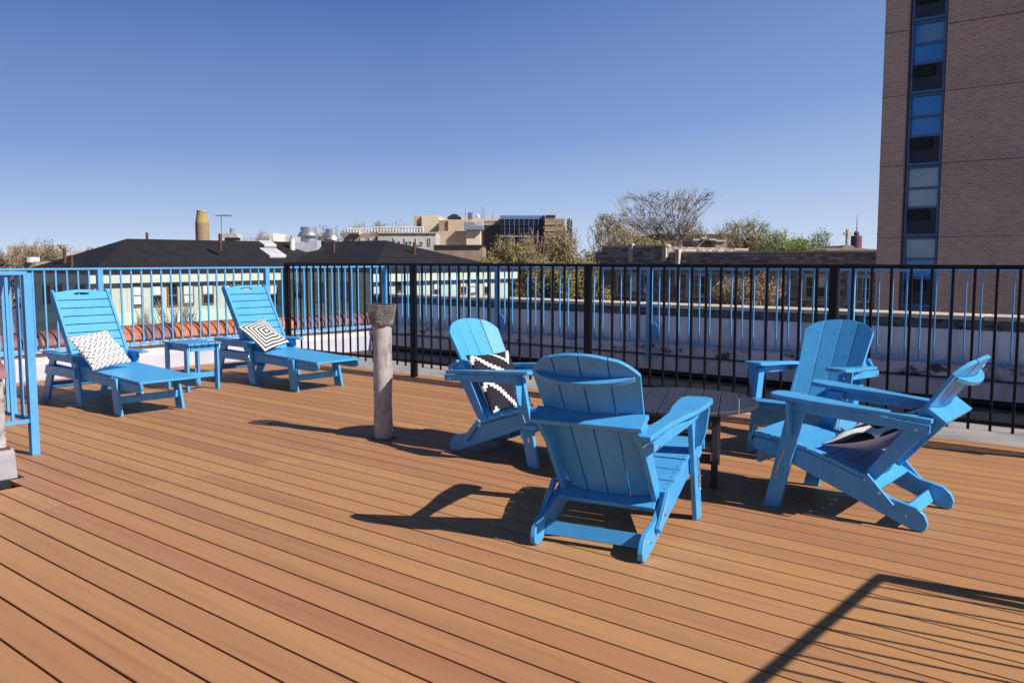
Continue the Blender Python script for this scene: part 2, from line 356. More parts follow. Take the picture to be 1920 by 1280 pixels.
b = MB(); b.prism([(-6.0,-.05),(-5.50,-.05),(-5.58,.005),(-6.0,.005)], 'xz', -1.5, 2.06); b.build('base_strip', M['tar'], sw)
yy = -1.5
while yy < 1.9:
    L = min(.42, 2.02-yy); prof = [(-5.815 + .21*math.cos(math.pi*j/10), .60 + .13*math.sin(math.pi*j/10)) for j in range(11)]
    MB().prism(prof, 'xz', yy+.01, yy+L-.01).build('coping_tile', M['clay_dull'], sw, bevel=.006); yy += .42

# ------------------------------------------------------------------ railings
def rail_run(root, p, q, m, posts, top, bot, barbot, post_w, bar_w, rail_h, rail_w, postbot, spacing, plate=False):
    p = Vector((*p, 0)); q = Vector((*q, 0)); d = (q-p); L = d.length; d.normalize(); ang = math.atan2(d.y, d.x)
    Mx = Matrix.Translation(p) @ Matrix.Rotation(ang, 4, 'Z')
    MB().box(0, L, -rail_w/2, rail_w/2, top-rail_h, top, Mx).build('top_rail', m, root, bevel=.003)
    MB().box(0, L, -bar_w*.7, bar_w*.7, bot-.012, bot+.012, Mx).build('bottom_rail', m, root)
    for s in posts:
        MB().box(s-post_w/2, s+post_w/2, -post_w/2, post_w/2, postbot, top-rail_h*.5, Mx).build('post', m, root, bevel=.003)
        if plate: MB().prism([(s+.06+.05*math.cos(a*math.pi/8)*1.0, bot+.13+.10*math.sin(a*math.pi/8)) for a in range(16)], 'xz', .01, .06, Mx).build('fixing_plate', m, root)
    pts = sorted(list(posts))
    ends = sorted(set([0.0] + pts + [L]))
    for a, b in zip(ends[:-1], ends[1:]):
        n = max(1, round((b-a)/spacing))
        if b - a < spacing*1.2: continue
        for i in range(1, n):
            s = a + (b-a)*i/n
            MB().box(s-bar_w/2, s+bar_w/2, -bar_w/2, bar_w/2, barbot, top-rail_h*.6, Mx).build('baluster', m, root)
bf = empty('metal_fence', (0,0,0), label='black metal fence of round-topped-rail panels along the deck edge, behind the chairs', cat='fence')
bf['label'] = 'black metal fence with thin upright bars along the far edge of the deck'
rail_run(bf, (-9.47, 6.74), (.25, 6.74), M['black_metal'], [.025, 2.36, 4.73, 7.03, 9.40], 1.268, .175, .115, .060, .017, .03, .045, .0, .138)
lr = empty('metal_railing', (0,0,0), label='sky blue railing mounted over the clay-tiled parapet behind the loungers', cat='railing')
rail_run(lr, (-10.0, 2.45), (-10.0, 8.88), M['rail_blue'], [.0, 2.15, 4.36, 6.40], 1.215, .315, .315, .06, .017, .022, .045, .02, .122)
rr = empty('metal_railing', (0,0,0), label='sky blue railing in front of the long white parapet, seen through the black fence', cat='railing')
rail_run(rr, (-9.96, 8.86), (1.0, 8.86), M['rail_blue'], [.0, 2.24, 4.60, 6.93, 9.26], 1.212, .345, .345, .056, .0135, .022, .045, .13, .128, plate=True)
gr = empty('metal_railing', (0,0,0), label='sky blue corner railing nearest the camera at the left edge of the deck', cat='railing')
rail_run(gr, (-6.18, 2.36), (-6.18, -.6), M['rail_blue'], [.0, 2.9], 1.228, .235, .235, .052, .018, .025, .055, .0, .125)
rail_run(gr, (-6.22, 2.36), (-9.9, 2.36), M['rail_blue'], [1.9, 3.66], 1.225, .235, .235, .055, .018, .025, .05, .0, .125)
# stair railing just outside the frame on the right: it throws the shadow on the boards
RX = .42
sr = empty('stair_railing', (0,0,0), label='blue stair-head railing standing just outside the frame at lower right', cat='railing')
rail_run(sr, (RX, 3.94), (RX, -.9), M['rail_blue'], [.0, 2.4, 4.8], 1.225, .17, .17, .05, .014, .02, .036, .0, .136)
MB().prism([(RX,1.19),(RX,1.225),(RX+2.2,-.32),(RX+2.2,-.36)], 'xz', 3.88, 3.94).build('handrail', M['rail_blue'], sr)
MB().box(RX+1.1, RX+1.16, 3.88, 3.94, -.04, .5).build('post', M['rail_blue'], sr)

# ------------------------------------------------------------------ adirondack chair
def make_chair(name, recline, label, group, x, y, az):
    root = empty(name, (x, y, 0), R(az), label, 'chair', group); B = M['blue']
    st = [(.035,0),(.075,.004),(.16,.036),(.35,.11),(.667,.235),(.86,.285),(.895,.30),(.90,.335),(.885,.36),(.75,.345),(.62,.318),(.46,.27),(.31,.217),(.24,.178),(.18,.143),(.12,.13),(.06,.118),(.02,.085),(.004,.045),(.012,.012)]
    leg = [(.728,0),(.815,0),(.69,.565),(.60,.565)]
    sl = math.atan2(.06, .78)
    for s in (1, -1):
        ys = lambda a, b: (min(s*a, s*b), max(s*a, s*b))
        MB().prism(st, 'xz', *ys(.238,.264)).build('side_rail', B, root, bevel=.005)
        MB().prism(leg, 'xz', *ys(.267,.293)).build('front_leg', B, root, bevel=.004)
        # link
        MB().prism([(.31,.235),(.285,.252),(.155,.115),(.185,.088)], 'xz', *ys(.267,.287)).build('folding_link', B, root, bevel=.003)
        # arm: paddle outline, tilted
        out = [(.0,.240),(.12,.222),(.28,.236),(.42,.235),(.55,.212),(.68,.20),(.745,.203),(.775,.222),(.785,.26),(.785,.315),(.77,.345),(.735,.358),(.62,.358),(.50,.348),(.38,.325),(.26,.306),(.12,.298),(.0,.296)]
        A = Matrix.Translation((0,0,.532)) @ Matrix.Rotation(-sl, 4, 'Y')
        MB().prism([(a, s*b) for a, b in out], 'xy', 0, .024, A).build('armrest', B, root, bevel=.006, seg=3)
        MB().prism([(.0,-.002),(.70,-.002),(.70,-.05),(.60,-.058),(.25,-.05),(.0,-.045)], 'xz', *ys(.2935,.308), A).build('arm_rail', B, root, bevel=.003)
        br = MB(); br.prism([(s*.294,.585),(s*.358,.585),(s*.346,.47),(s*.325,.40),(s*.294,.385)], 'yz', .664, .684, Matrix.Translation((0,0,-.004))); br.build('arm_bracket', B, root, bevel=.003)
        for bx, bz, yy in ((.655,.55,.3115),(.10,.07,.267),(.225,.165,.290),(.06,.502,.3115)):
            bt = MB(); bt.tube((bx, s*(yy-.004), bz), (bx, s*(yy+.004), bz), .008, .006, 10); bt.build('bolt', M['steel'], root)
    # back: curved fan of four slats
    Bk = Matrix.Translation((.305, 0, .195)) @ Matrix.Rotation(-recline, 4, 'Y')    # local z runs up the back, local x is forward
    bm = MB(); tops = [.74, .79, .79, .74]
    wb, wt = .094, .121
    kk = .55
    for i in range(4):
        ub = (i-1.5)*wb*1.06; ut = (i-1.5)*wt*1.035
        n = 6; f = []; 
        zs = [0, .74]
        def topz(u): return .80 - 1.25*u*u - 4.5*max(0, abs(u)-.16)**2
        pts = []
        hb, ht = wb/2, wt/2
        pts = [(ub-hb, 0), (ub+hb, 0)]
        ue = ut+ht; pts.append((ue, topz(ue)))
        for j in range(1, 6): u = ut+ht - wt*j/6; pts.append((u, topz(u)))
        us = ut-ht; pts.append((us, topz(us)))
        cx = (ub+ut)/2; ang = -2*kk*cx
        S = Bk @ Matrix.Translation((kk*cx*cx, cx, 0)) @ Matrix.Rotation(ang, 4, 'Z') @ Matrix.Translation((0,-cx,0))
        bm.prism(pts, 'yz', -.01, .01, S)
    def cross(z, hw, depth, name, tri):
        c = MB(); inner = []; n = 10
        for j in range(n+1):
            u = -hw + 2*hw*j/n; inner.append((kk*min(u*u,.05) - .014, u))
        if tri == 'crescent': outer = [(-.014 - depth*max(0, 1-(u/hw)**2)**.6 + kk*u*u*.9 - .004, u) for u in [hw - 2*hw*j/n for j in range(n+1)]]
        else: outer = [(-.014-depth, hw*.995), (-.014-depth*1.0, -hw*.995)]
        c.prism(inner+outer, 'xy', z, z+.024, Bk); c.build(name, B, root, bevel=.004)
    cross(.665, .228, .038, 'upper_brace', 'crescent'); cross(.472, .258, .075, 'arm_crossbar', 'flat'); cross(.0, .235, .055, 'lower_crossbar', 'flat')
    for s in (1, -1):
        ys = (min(s*.211, s*.235), max(s*.211, s*.235))
        MB().prism([(-.02,-.03),(.035,-.03),(.035,.43),(.02,.467),(-.085,.467),(-.05,.34)], 'xz', *ys, Bk).build('back_rail', B, root, bevel=.003)
    # seat slats following the rails, with a rounded nose
    se = MB(); pl = [(.31,.222),(.46,.275),(.62,.323),(.75,.350),(.885,.366)]
    def sp(d):
        for a, b in zip(pl[:-1], pl[1:]):
            l = math.dist(a, b)
            if d <= l: return a[0]+(b[0]-a[0])*d/l, a[1]+(b[1]-a[1])*d/l, math.atan2(b[1]-a[1], b[0]-a[0])
            d -= l
        return pl[-1][0], pl[-1][1], .1
    tot = sum(math.dist(a, b) for a, b in zip(pl[:-1], pl[1:])); ns = 6; w = tot/ns
    for i in range(ns):
        px, pz, an = sp(w*(i+.5)); S = Matrix.Translation((px, 0, pz)) @ Matrix.Rotation(-an, 4, 'Y')
        se.box(-w/2+.0035, w/2-.0035, -.272, .272, 0, .02, S)
    se.prism([(.888,.386),(.915,.376),(.922,.35),(.918,.325),(.902,.325),(.902,.362),(.888,.366)], 'xz', -.272, .272)
    sc_ = se; nf_ = len(se.f)
    for i in range(ns):
        px, pz, an = sp(w*(i+.5)); S = Matrix.Translation((px, 0, pz)) @ Matrix.Rotation(-an, 4, 'Y')
        for s in (1, -1):
            for q in (-.022, .022): sc_.tube(S @ Vector((q, s*.251, .0195)), S @ Vector((q, s*.251, .0212)), .0045, .0045, 6)
    sto = se.build('seat', B, root, bevel=.002, seg=1); mark(sto, nf_)
    sc_ = bm; nf_ = len(bm.f)
    for vv in (.014, .49, .68):
        for i in range(4):
            for q in (-.028, .028):
                f_ = vv/.74; u = ((i-1.5)*(wb*1.06*(1-f_)+wt*1.035*f_)) + q; x_ = kk*u*u
                sc_.tube(Bk @ Vector((x_+.009, u, vv)), Bk @ Vector((x_+.0125, u, vv)), .004, .004, 6)
    bko = bm.build('backrest', B, root, bevel=.002, seg=1); mark(bko, nf_)
    em = MB()
    for a_, b_ in (((0,.74),(.018,.752)),((.018,.752),(.036,.74)),((.036,.74),(.018,.728)),((.018,.728),(0,.74)),((.009,.74),(.018,.746)),((.018,.746),(.027,.74))):
        em.tube(Bk @ Vector((-.0115, -.03-a_[0], a_[1])), Bk @ Vector((-.0115, -.03-b_[0], b_[1])), .0016, .0016, 4)
    em.build('emblem', M['flash_lav'], bko)
    MB().box(.86, .882, -.236, .236, .215, .33).build('front_apron', B, root, bevel=.003)
    MB().prism([(.10,.035),(.118,.028),(.145,.085),(.127,.093)], 'xz', -.236, .236).build('rear_stretcher', B, root, bevel=.003)
    # safety chain with pin on the left leg
    s = 1 if name != 'x' else -1
    for s in (1, -1):
        ch = MB(); pts = []
        for i in range(15):
            f = i/14; pts.append(Vector((.70+.03*f+.03*math.sin(f*3.1), s*.299, .33 - .17*math.sin(min(1, f*1.25)*1.57) + (.07*max(0, f-.8)*5))))
        for i in range(14):
            c = (pts[i]+pts[i+1])/2; d = pts[i+1]-pts[i]; e = Vector((0,s*.004,0)) if i % 2 else d.orthogonal().normalized()*.004
            ch.tube(pts[i]+e, pts[i+1]+e, .0016, .0016, 5); ch.tube(pts[i]-e, pts[i+1]-e, .0016, .0016, 5)
        ch.tube(pts[-1]-Vector((0,s*.02,0)), pts[-1]+Vector((0,s*.012,0)), .004, .004, 8)
        ch.build('chain', M['steel'], root)
    return root
GC = 'blue adirondack chairs round the black table'
CH = {}
CH['A'] = make_chair('adirondack_chair', R(29), 'blue adirondack chair seen from behind, in front of the black table, no cushion', GC, -2.183, 3.085, 102.5); CH['A'].scale = (1.025, 1.025, 1.01)
CH['B'] = make_chair('adirondack_chair', R(30), 'blue adirondack chair beside the white vent pipe, holding the dark stepped-pattern cushion', GC, -4.145, 4.52, -1)
CH['C'] = make_chair('adirondack_chair', R(33.3), 'empty blue adirondack chair farthest away, its back against the black fence', GC, -2.265, 6.33, -90)
CH['D'] = make_chair('adirondack_chair', R(36), 'blue adirondack chair on the right in side view with a slumped cushion', GC, -1.107, 4.662, 180.5)

# ------------------------------------------------------------------ round table
tb = empty('round_table', (-2.66, 4.69, 0), R(115.5), 'low round black slatted table standing between the four chairs', 'table')
tp = MB(); Rr = .505; n = 9; w = 2*Rr/n
for i in range(n):
    a = -Rr + w*i + .002; b2 = a + w - .004; pts = []
    xs = [a + (b2-a)*j/6 for j in range(7)]
    pts = [(math.sqrt(max(.0004, Rr*Rr-u*u)), u) for u in xs] + [(-math.sqrt(max(.0004, Rr*Rr-u*u)), u) for u in xs[::-1]]
    tp.prism(pts, 'xy', .432, .455)
tp.build('tabletop', M['black_lumber'], tb, bevel=.004)
for s in (1, -1):
    MB().box(-.40, .40, s*.235-.012, s*.235+.012, .37, .431).build('apron', M['black_lumber'], tb, bevel=.003)
    MB().box(s*.29-.012, s*.29+.012, -.222, .222, .345, .43).build('apron', M['black_lumber'], tb, bevel=.003)
    MB().box(s*.30-.012, s*.30+.012, -.24, .24, .14, .19).build('stretcher', M['black_lumber'], tb, bevel=.003)
    for q in (1, -1):
        MB().box(s*.30-.042, s*.30+.042, q*.262-.019, q*.262+.019, 0, .43).build('leg', M['black_lumber'], tb, bevel=.003)

# ------------------------------------------------------------------ loungers
def make_lounger(x, y, az, label):
    root = empty('sun_lounger', (x, y, 0), R(az), label, 'sun lounger', 'blue sun loungers by the parapet'); B = M['blue']
    for s in (1, -1):
        ys = lambda a, b: (min(s*a, s*b), max(s*a, s*b))
        MB().prism([(-.52,.262),(1.06,.218),(1.13,.225),(1.17,.255),(1.175,.288),(.12,.332),(-.52,.345)], 'xz', *ys(.235,.26)).build('side_rail', B, root, bevel=.005)
        MB().prism([(.755,0),(.875,0),(.80,.315),(.70,.318)], 'xz', *ys(.263,.288)).build('foot_leg', B, root, bevel=.004)
        MB().prism([(.045,0),(.155,0),(.055,.44),(-.045,.44)], 'xz', *ys(.263,.288)).build('arm_leg', B, root, bevel=.004)
        MB().prism([(-.70,0),(-.555,0),(-.35,.44),(-.46,.44)], 'xz', *ys(.263,.288)).build('rear_leg', B, root, bevel=.004)
        MB().prism([(-.47,.388),(.05,.388),(.04,.439),(-.50,.439)], 'xz', *ys(.29,.308)).build('arm_rail', B, root, bevel=.003)
        MB().prism([(-.56,.25),(.08,.25),(.08,.335),(-.52,.335)], 'xz', *ys(.2905,.309)).build('side_panel', B, root, bevel=.003)
        o = [(-.56,.25),(-.3,.245),(.05,.245),(.13,.25),(.165,.275),(.165,.325),(.14,.345),(.0,.345),(-.3,.33),(-.56,.325)]
        MB().prism([(a, s*b) for a, b in o], 'xy', .44, .462).build('armrest', B, root, bevel=.006)
        for bx, bz, yy in ((.10,.06,.289),(.07,.30,.31),(.80,.11,.289),(.77,.25,.289),(-.4,.30,.31)):
            MB().tube((bx, s*(yy-.002), bz), (bx, s*(yy+.004), bz), .007, .006, 8).build('bolt', M['steel'], root)
    for xx, zz in ((.80,.13),(.10,.10),(-.58,.135)):
        MB().prism([(xx-.012,zz-.03),(xx+.012,zz-.03),(xx+.008,zz+.03),(xx-.016,zz+.03)], 'xz', -.262, .262).build('stretcher', B, root, bevel=.003)
    se = MB(); n = 13; x0, x1 = .0, 1.165
    for i in range(n):
        a = x0+(x1-x0)*i/n; b2 = x0+(x1-x0)*(i+1)/n - .006; zz = lambda q: .337 - .042*(q/1.17)
        se.prism([(a, zz(a)), (b2, zz(b2)), (b2, zz(b2)+.02), (a, zz(a)+.02)], 'xz', -.262, .262)
    se.build('seat', B, root, bevel=.003)
    Bk = Matrix.Translation((-.03, 0, .335)) @ Matrix.Rotation(-R(32.5), 4, 'Y')
    for s in (1, -1):
        ys = (min(s*.236, s*.262), max(s*.236, s*.262))
        MB().prism([(-.035,-.03),(.035,-.03),(.04,.68),(.035,.78),(.01,.815),(-.02,.81),(-.035,.78)], 'xz', *ys, Bk).build('back_rail', B, root, bevel=.004)
        MB().prism([(-.06,.0),(-.025,.0),(-.30,-.40),(-.335,-.38)], 'xz', *(min(s*.17,s*.19), max(s*.17,s*.19)), Bk @ Matrix.Translation((0,0,.35))).build('back_strut', B, root) if False else None
    bs = MB(); n = 8; L = .69; w = L/n
    for i in range(n):
        bs.box(.008, .028, -.234, .234, i*w+.004, (i+1)*w-.004, Bk)
    # arched top slat with hand hole
    bmm = bmesh.new(); outer = [(-.234,L+.004),(.234,L+.004)] + [(.234-.468*j/12, .775+.028*math.sin(math.pi*j/12)) for j in range(13)]
    hole = [(.055*math.cos(t)*1.0 + .02*(1 if math.cos(t) > 0 else -1), .757+.013*math.sin(t)) for t in [math.pi*2*j/16+.1 for j in range(16)]]
    es = []
    for lp in (outer, hole):
        vs = [bmm.verts.new((0, a, b)) for a, b in lp]; es += [bmm.edges.new((vs[i], vs[(i+1) % len(vs)])) for i in range(len(vs))]
    bmesh.ops.triangle_fill(bmm, use_beauty=True, use_dissolve=False, edges=es)
    ex = bmesh.ops.extrude_face_region(bmm, geom=bmm.faces[:]); 
    bmesh.ops.translate(bmm, vec=(.02,0,0), verts=[e for e in ex['geom'] if isinstance(e, bmesh.types.BMVert)])
    bmesh.ops.recalc_face_normals(bmm, faces=bmm.faces[:]); bmm.verts.index_update()
    bs.add([v.co + Vector((.008,0,0)) for v in bmm.verts], [tuple(v.index for v in f.verts) for f in bmm.faces], Bk); bmm.free()
    bs.build('backrest', B, root, bevel=.002, seg=1)
    return root
make_lounger(-8.0, 3.695, 0, 'blue slatted sun lounger nearest the left edge, holding the zigzag cushion')
make_lounger(-8.02, 5.48, 0, 'blue slatted sun lounger beside the black fence corner, holding the concentric-squares cushion')

st = empty('side_table', (-8.17, 4.66, 0), 0, 'small blue slatted side table between the two sun loungers', 'side table')
tt = MB()
for i in range(5): a = -.185 + .074*i; tt.box(-.255, .255, a+.003, a+.071, .462, .482)
tt.build('tabletop', M['blue'], st, bevel=.004)
for s in (1, -1):
    MB().box(s*.20-.011, s*.20+.011, -.13, .13, .40, .461).build('apron', M['blue'], st, bevel=.003)
    MB().box(-.19, .19, s*.145-.011, s*.145+.011, .40, .461).build('apron', M['blue'], st, bevel=.003)
    MB().box(s*.17-.011, s*.17+.011, -.135, .135, .13, .18).build('stretcher', M['blue'], st, bevel=.003)
    for q in (1, -1): MB().box(s*.185-.03, s*.185+.03, q*.165-.013, q*.165+.013, 0, .461).build('leg', M['blue'], st, bevel=.004)
MB().box(-.16, .16, -.03, .03, .14, .165).build('stretcher', M['blue'], st, bevel=.003)

# ------------------------------------------------------------------ cushions
def cushion(bl, br, tl, thick, m, label, sag=0, seed=1, back=None):
    bl, br, tl = Vector(bl), Vector(br), Vector(tl); c = (br+tl)/2; U = (br-bl); V = (tl-bl); N = U.cross(V).normalized()
    su, sv_ = U.length, V.length; U.normalize(); V.normalize(); n = 28; mb = MB(); uv = []; rr_ = random.Random(seed)
    ph = [rr_.uniform(0, 6.28) for _ in range(6)]
    for side in (1, -1):
        for j in range(n+1):
            for i in range(n+1):
                a = -1 + 2*i/n; b = -1 + 2*j/n
                pin = 1 - .07*(1-abs(a)**2.2)*abs(b)**3; pinb = 1 - .07*(1-abs(b)**2.2)*abs(a)**3
                h = ((1-a*a)**.55)*((1-b*b)**.55); h = max(h, 0)
                wr = .08*math.sin(3*a+2*b+ph[0])+.06*math.sin(5*b-4*a+ph[1])+.05*math.sin(8*a+ph[2])*abs(b)
                z = side*thick/2*(h*(1+wr*1.4)) + sag*(a*a+b*b-1)*.5*1 + .012*math.sin(4*a+ph[3])*math.sin(3*b+ph[4])*h
                mb.v.append(tuple(c + U*(a*su/2*pinb) + V*(b*sv_/2*pin) + N*z)); uv.append((i/n, j/n))
    N2 = (n+1)**2
    for j in range(n):
        for i in range(n):
            q = j*(n+1)+i; mb.f.append((q, q+1, q+n+2, q+n+1)); mb.f.append((N2+q, N2+q+n+1, N2+q+n+2, N2+q+1))
    o = mb.build('throw_cushion', m, smooth=True); me = o.data; me.materials.append(M['f_back'] if back is None else M[back])
    for k_ in range(len(me.polygons)): me.polygons[k_].material_index = k_ % 2
    ul = me.uv_layers.new(name='UVMap')
    for lp in me.loops: ul.data[lp.index].uv = uv[lp.vertex_index]
    bm_ = bmesh.new(); bm_.from_mesh(me); bmesh.ops.remove_doubles(bm_, verts=bm_.verts[:], dist=.0004); bm_.to_mesh(me); bm_.free()
    for p_ in me.polygons: p_.use_smooth = True
    pp = MB()   # piping round the seam
    return tag(o, label, 'cushion', 'patterned throw cushions')
def ch_pt(k, x, y, z):
    o = CH[k]; return Matrix.Translation(o.location) @ Matrix.Rotation(o.rotation_euler.z, 4, 'Z') @ Vector((x, y, z))
L1 = lambda x, y, z: (-8.0+x, 3.695+y, z)
L2 = lambda x, y, z: (-8.02+x, 5.48+y, z)
CM = Vector((0, 0, H))
def near(p, f): return CM + (Vector(p)-CM)*f
f_ = .965; cushion(near((-7.783,3.49,.325), f_), near((-7.878,3.897,.363), f_), near((-8.071,3.395,.616), f_), .11, M['f_zig'], 'white cushion with thin black zigzag lines on the left sun lounger', seed=2)
f_ = .985; cushion(near((-7.85,5.303,.34), f_), near((-7.961,5.703,.406), f_), near((-8.153,5.175,.601), f_), .11, M['f_sq'], 'cushion of black and white concentric squares on the lounger near the fence', seed=3)
cushion(ch_pt('B',.365,-.23,.285), ch_pt('B',.37,.20,.285), ch_pt('B',.135,-.24,.665), .12, M['f_az'], 'dark cushion with white stepped zigzags standing on the chair beside the vent pipe', seed=4)
cushion(ch_pt('D',.54,.215,.325), ch_pt('D',.47,-.21,.42), ch_pt('D',.14,.20,.455), -.11, M['f_bold'], 'black and white bold-patterned cushion slumped on the seat of the right-hand chair', sag=-.06, seed=5)

# ------------------------------------------------------------------ vent pipe
vp = empty('vent_pipe', (-4.815, 4.25, 0), 0, 'white painted vent pipe with rusty wire mesh cap rising through the deck', 'vent pipe')
j3 = lambda t, z: .02*math.sin(3*t+9*z) + .012*math.sin(7*t-23*z) + (.03 if (1.0 < t < 1.4 and .3 < z < .75 and math.sin(40*z) > .3) else 0)
prof = [(.068, -.03)] + [(.068+.002*math.sin(z*17), z) for z in [i*.03 for i in range(29)]] + [(.070,.865),(.069,.88),(.058,.885)]
MB().lathe(prof, n=36, jit=j3).build('pipe', M['pipe'], vp, smooth=True)
MB().lathe([(.069,.815),(.082,.84),(.086,.86),(.083,.87)], n=30, jit=lambda t, z: .05*math.sin(5*t+30*z)).build('collar', M['wire'], vp, smooth=True)
wm = MB(); nw = 40
def cap_r(z): return .082 + (z-.84)/.14*.024
for k in range(nw):
    for s in (1, -1):
        pr = None
        for i in range(8):
            z = .845+.135*i/7; t = 2*math.pi*k/nw + s*i/7*.75; r_ = cap_r(z)*(1+.03*math.sin(3*t+2)); p_ = Vector((r_*math.cos(t), r_*math.sin(t), z))
            if pr is not None: wm.tube(pr, p_, .0027, .0027, 4, False)
            pr = p_
for z in (.85, .91, .975):
    ps = [Vector((cap_r(z)*(1+.03*math.sin(3*t+2))*math.cos(t), cap_r(z)*(1+.03*math.sin(3*t+2))*math.sin(t), z+.004*math.sin(2*t))) for t in [2*math.pi*i/28 for i in range(29)]]
    wm.path(ps, .0035, 5)
for k in range(11):     # mesh over the mouth
    u = -.09+.018*k; h = math.sqrt(max(0, .102**2-u*u)); wm.tube((u,-h,.977),(u,h,.977), .002, .002, 4, False); wm.tube((-h,u,.979),(h,u,.979), .002, .002, 4, False)
wm.build('mesh_cap', M['wire'], vp)
MB().lathe([(.092,.0005),(.092,.0015)], n=30, jit=lambda t, z: .04*math.sin(3*t)).build('base_gap_shade', M['black'], vp)  # thin black disc painting the dark of the gap round the pipe
# ------------------------------------------------------------------ neighbouring buildings
def windows(root, specs, place, frame_m, depth=.12, glass_m=None, name='window'):
    """specs: list of (px0, px1, py0, py1, kind); place(px,py)->point; each window = frame > pane"""
    for px0, px1, py0, py1, kind in specs:
        a = place(px0, py1); b = place(px1, py1); zt = place((px0+px1)/2, py0).z; zb = a.z
        d = (b - a); d.z = 0; w = d.length; d.normalize(); ang = math.atan2(d.y, d.x)
        Mx = Matrix.Translation((a.x, a.y, 0)) @ Matrix.Rotation(ang, 4, 'Z')       # +x along the wall, -y towards the camera
        fw_ = .07; h = zt - zb
        f = MB()
        f.box(0, w, -.05, .03, zb, zb+fw_, Mx); f.box(0, w, -.05, .03, zt-fw_, zt, Mx)
        f.box(0, fw_, -.05, .03, zb+fw_, zt-fw_, Mx); f.box(w-fw_, w, -.05, .03, zb+fw_, zt-fw_, Mx)
        f.box(fw_, w-fw_, -.045, .03, zb+h*.48, zb+h*.48+.06, Mx)
        fo = f.build(name, frame_m, root)
        MB().box(fw_, w-fw_, -.02, .0, zb+fw_, zt-fw_, Mx).build('pane', glass_m or M['glass_dark'], fo)
        if kind in ('blind', 'half'):
            z0 = zb+h*(.5 if kind == 'half' else .12); MB().box(fw_+.01, w-fw_-.01, -.035, -.022, z0, zt-fw_, Mx).build('blind', M['blind'], fo)
        if kind == 'ac':
            MB().box(w*.2, w*.8, -.30, -.05, zb+.08, zb+h*.42, Mx).build('air_conditioner', M['white_paint'], fo, bevel=.02)
# --- dark hip-roofed block with pale cladding
nb = empty('hip_roof_building', (0,0,0), label='long pale building under a black hipped roof, just beyond the parapet at left', cat='building')
XF, XW, Y0, Y1, Y2 = -45.0, -36.9, 20.4, 32.0, 43.6; E = .62; RZ = 2.52; ov = .35
def rbox(x0, x1, y0, y1, z0, z1): return MB().box(x0, x1, y0, y1, z0, z1)
rbox(XF-8.2, XF, Y0, Y1, -3.1, E-.5).build('wall', M['cream'], nb)
rbox(XF-8.2, XW, Y1, Y2, -3.1, E-.5).build('wall', M['cream'], nb)
rbox(XF-8.25, XF+.06, Y0-.06, Y1, -13, -3.1).build('wall_base', M['stone_tan'], nb)
rbox(XF-8.25, XW+.06, Y1-.05, Y2+.05, -13, -3.1).build('wall_base', M['stone_tan'], nb)
for zz, m_, nm in ((-2.1, M['mint'], 'panel_band'), (-3.3, M['mint'], 'panel_band')):
    rbox(XF-8.24, XF+.05, Y0-.05, Y1-.06, zz, zz+.6).build(nm, m_, nb); rbox(XF-8.2, XW+.05, Y1-.055, Y2+.05, zz, zz+.6).build(nm, m_, nb)
rbox(XF-8.2-ov, XF+ov, Y0-ov, Y1-ov-.01, E-.5, E).build('fascia', M['fascia'], nb)
rbox(XF-8.2-ov, XW+ov, Y1-ov, Y2+ov, E-.5, E).build('fascia', M['fascia'], nb)
r1 = MB(); a0, a1, b0, b1 = XF-8.2-ov-.1, XF+ov+.1, Y0-ov-.1, Y2+ov; cx = (a0+a1)/2
r1.add([(a0,b0,E),(a1,b0,E),(a1,b1,E),(a0,b1,E),(cx,b0+4.3,RZ),(cx,b1-4,RZ)], [(0,1,4),(1,2,5,4),(2,3,5),(3,0,4,5),(0,3,2,1)])
c0, c1 = Y1-ov-.1, Y2+ov+.1; cy_ = (c0+c1)/2; xe = XW+ov+.1
r1.add([(cx,c0,E+.01),(xe,c0,E+.01),(xe,c1,E+.01),(cx,c1,E+.01),(xe-5.9,cy_,RZ+.04),(cx-.2,cy_,RZ+.04)], [(0,1,4,5),(1,2,4),(2,3,5,4),(0,3,2,1)])
r1.build('roof', M['shingle'], nb)
PX = lambda px, py: onX(px, py, XF+.02); PW = lambda px, py: onX(px, py, XW+.02)
windows(nb, [(248,269,533,576,'blind'),(285,305,533,575,'half'),(314,334,533,575,'dark'),(343,364,533,573,'blind'),(379,401,533,571,'half'),(432,450,533,571,'dark'),(505,520,533,570,'half')], PX, M['wood_frame'])
windows(nb, [(812,824,526,560,'half'),(862,874,524,552,'half'),(880,892,524,552,'blind'),(906,917,524,552,'half'),(742,756,527,566,'dark')], PW, M['wood_frame'])
PS = lambda px, py: onY(px, py, Y1-.02)
windows(nb, [(552,566,532,560,'dark'),(588,606,530,568,'dark'),(640,652,530,566,'dark')], PS, M['trim_dark'])
PL = lambda px, py: onY(px, py, Y0-.02)
windows(nb, [(82,94,535,570,'dark'),(104,116,535,572,'dark'),(145,160,535,570,'dark')], PL, M['wood_frame'])
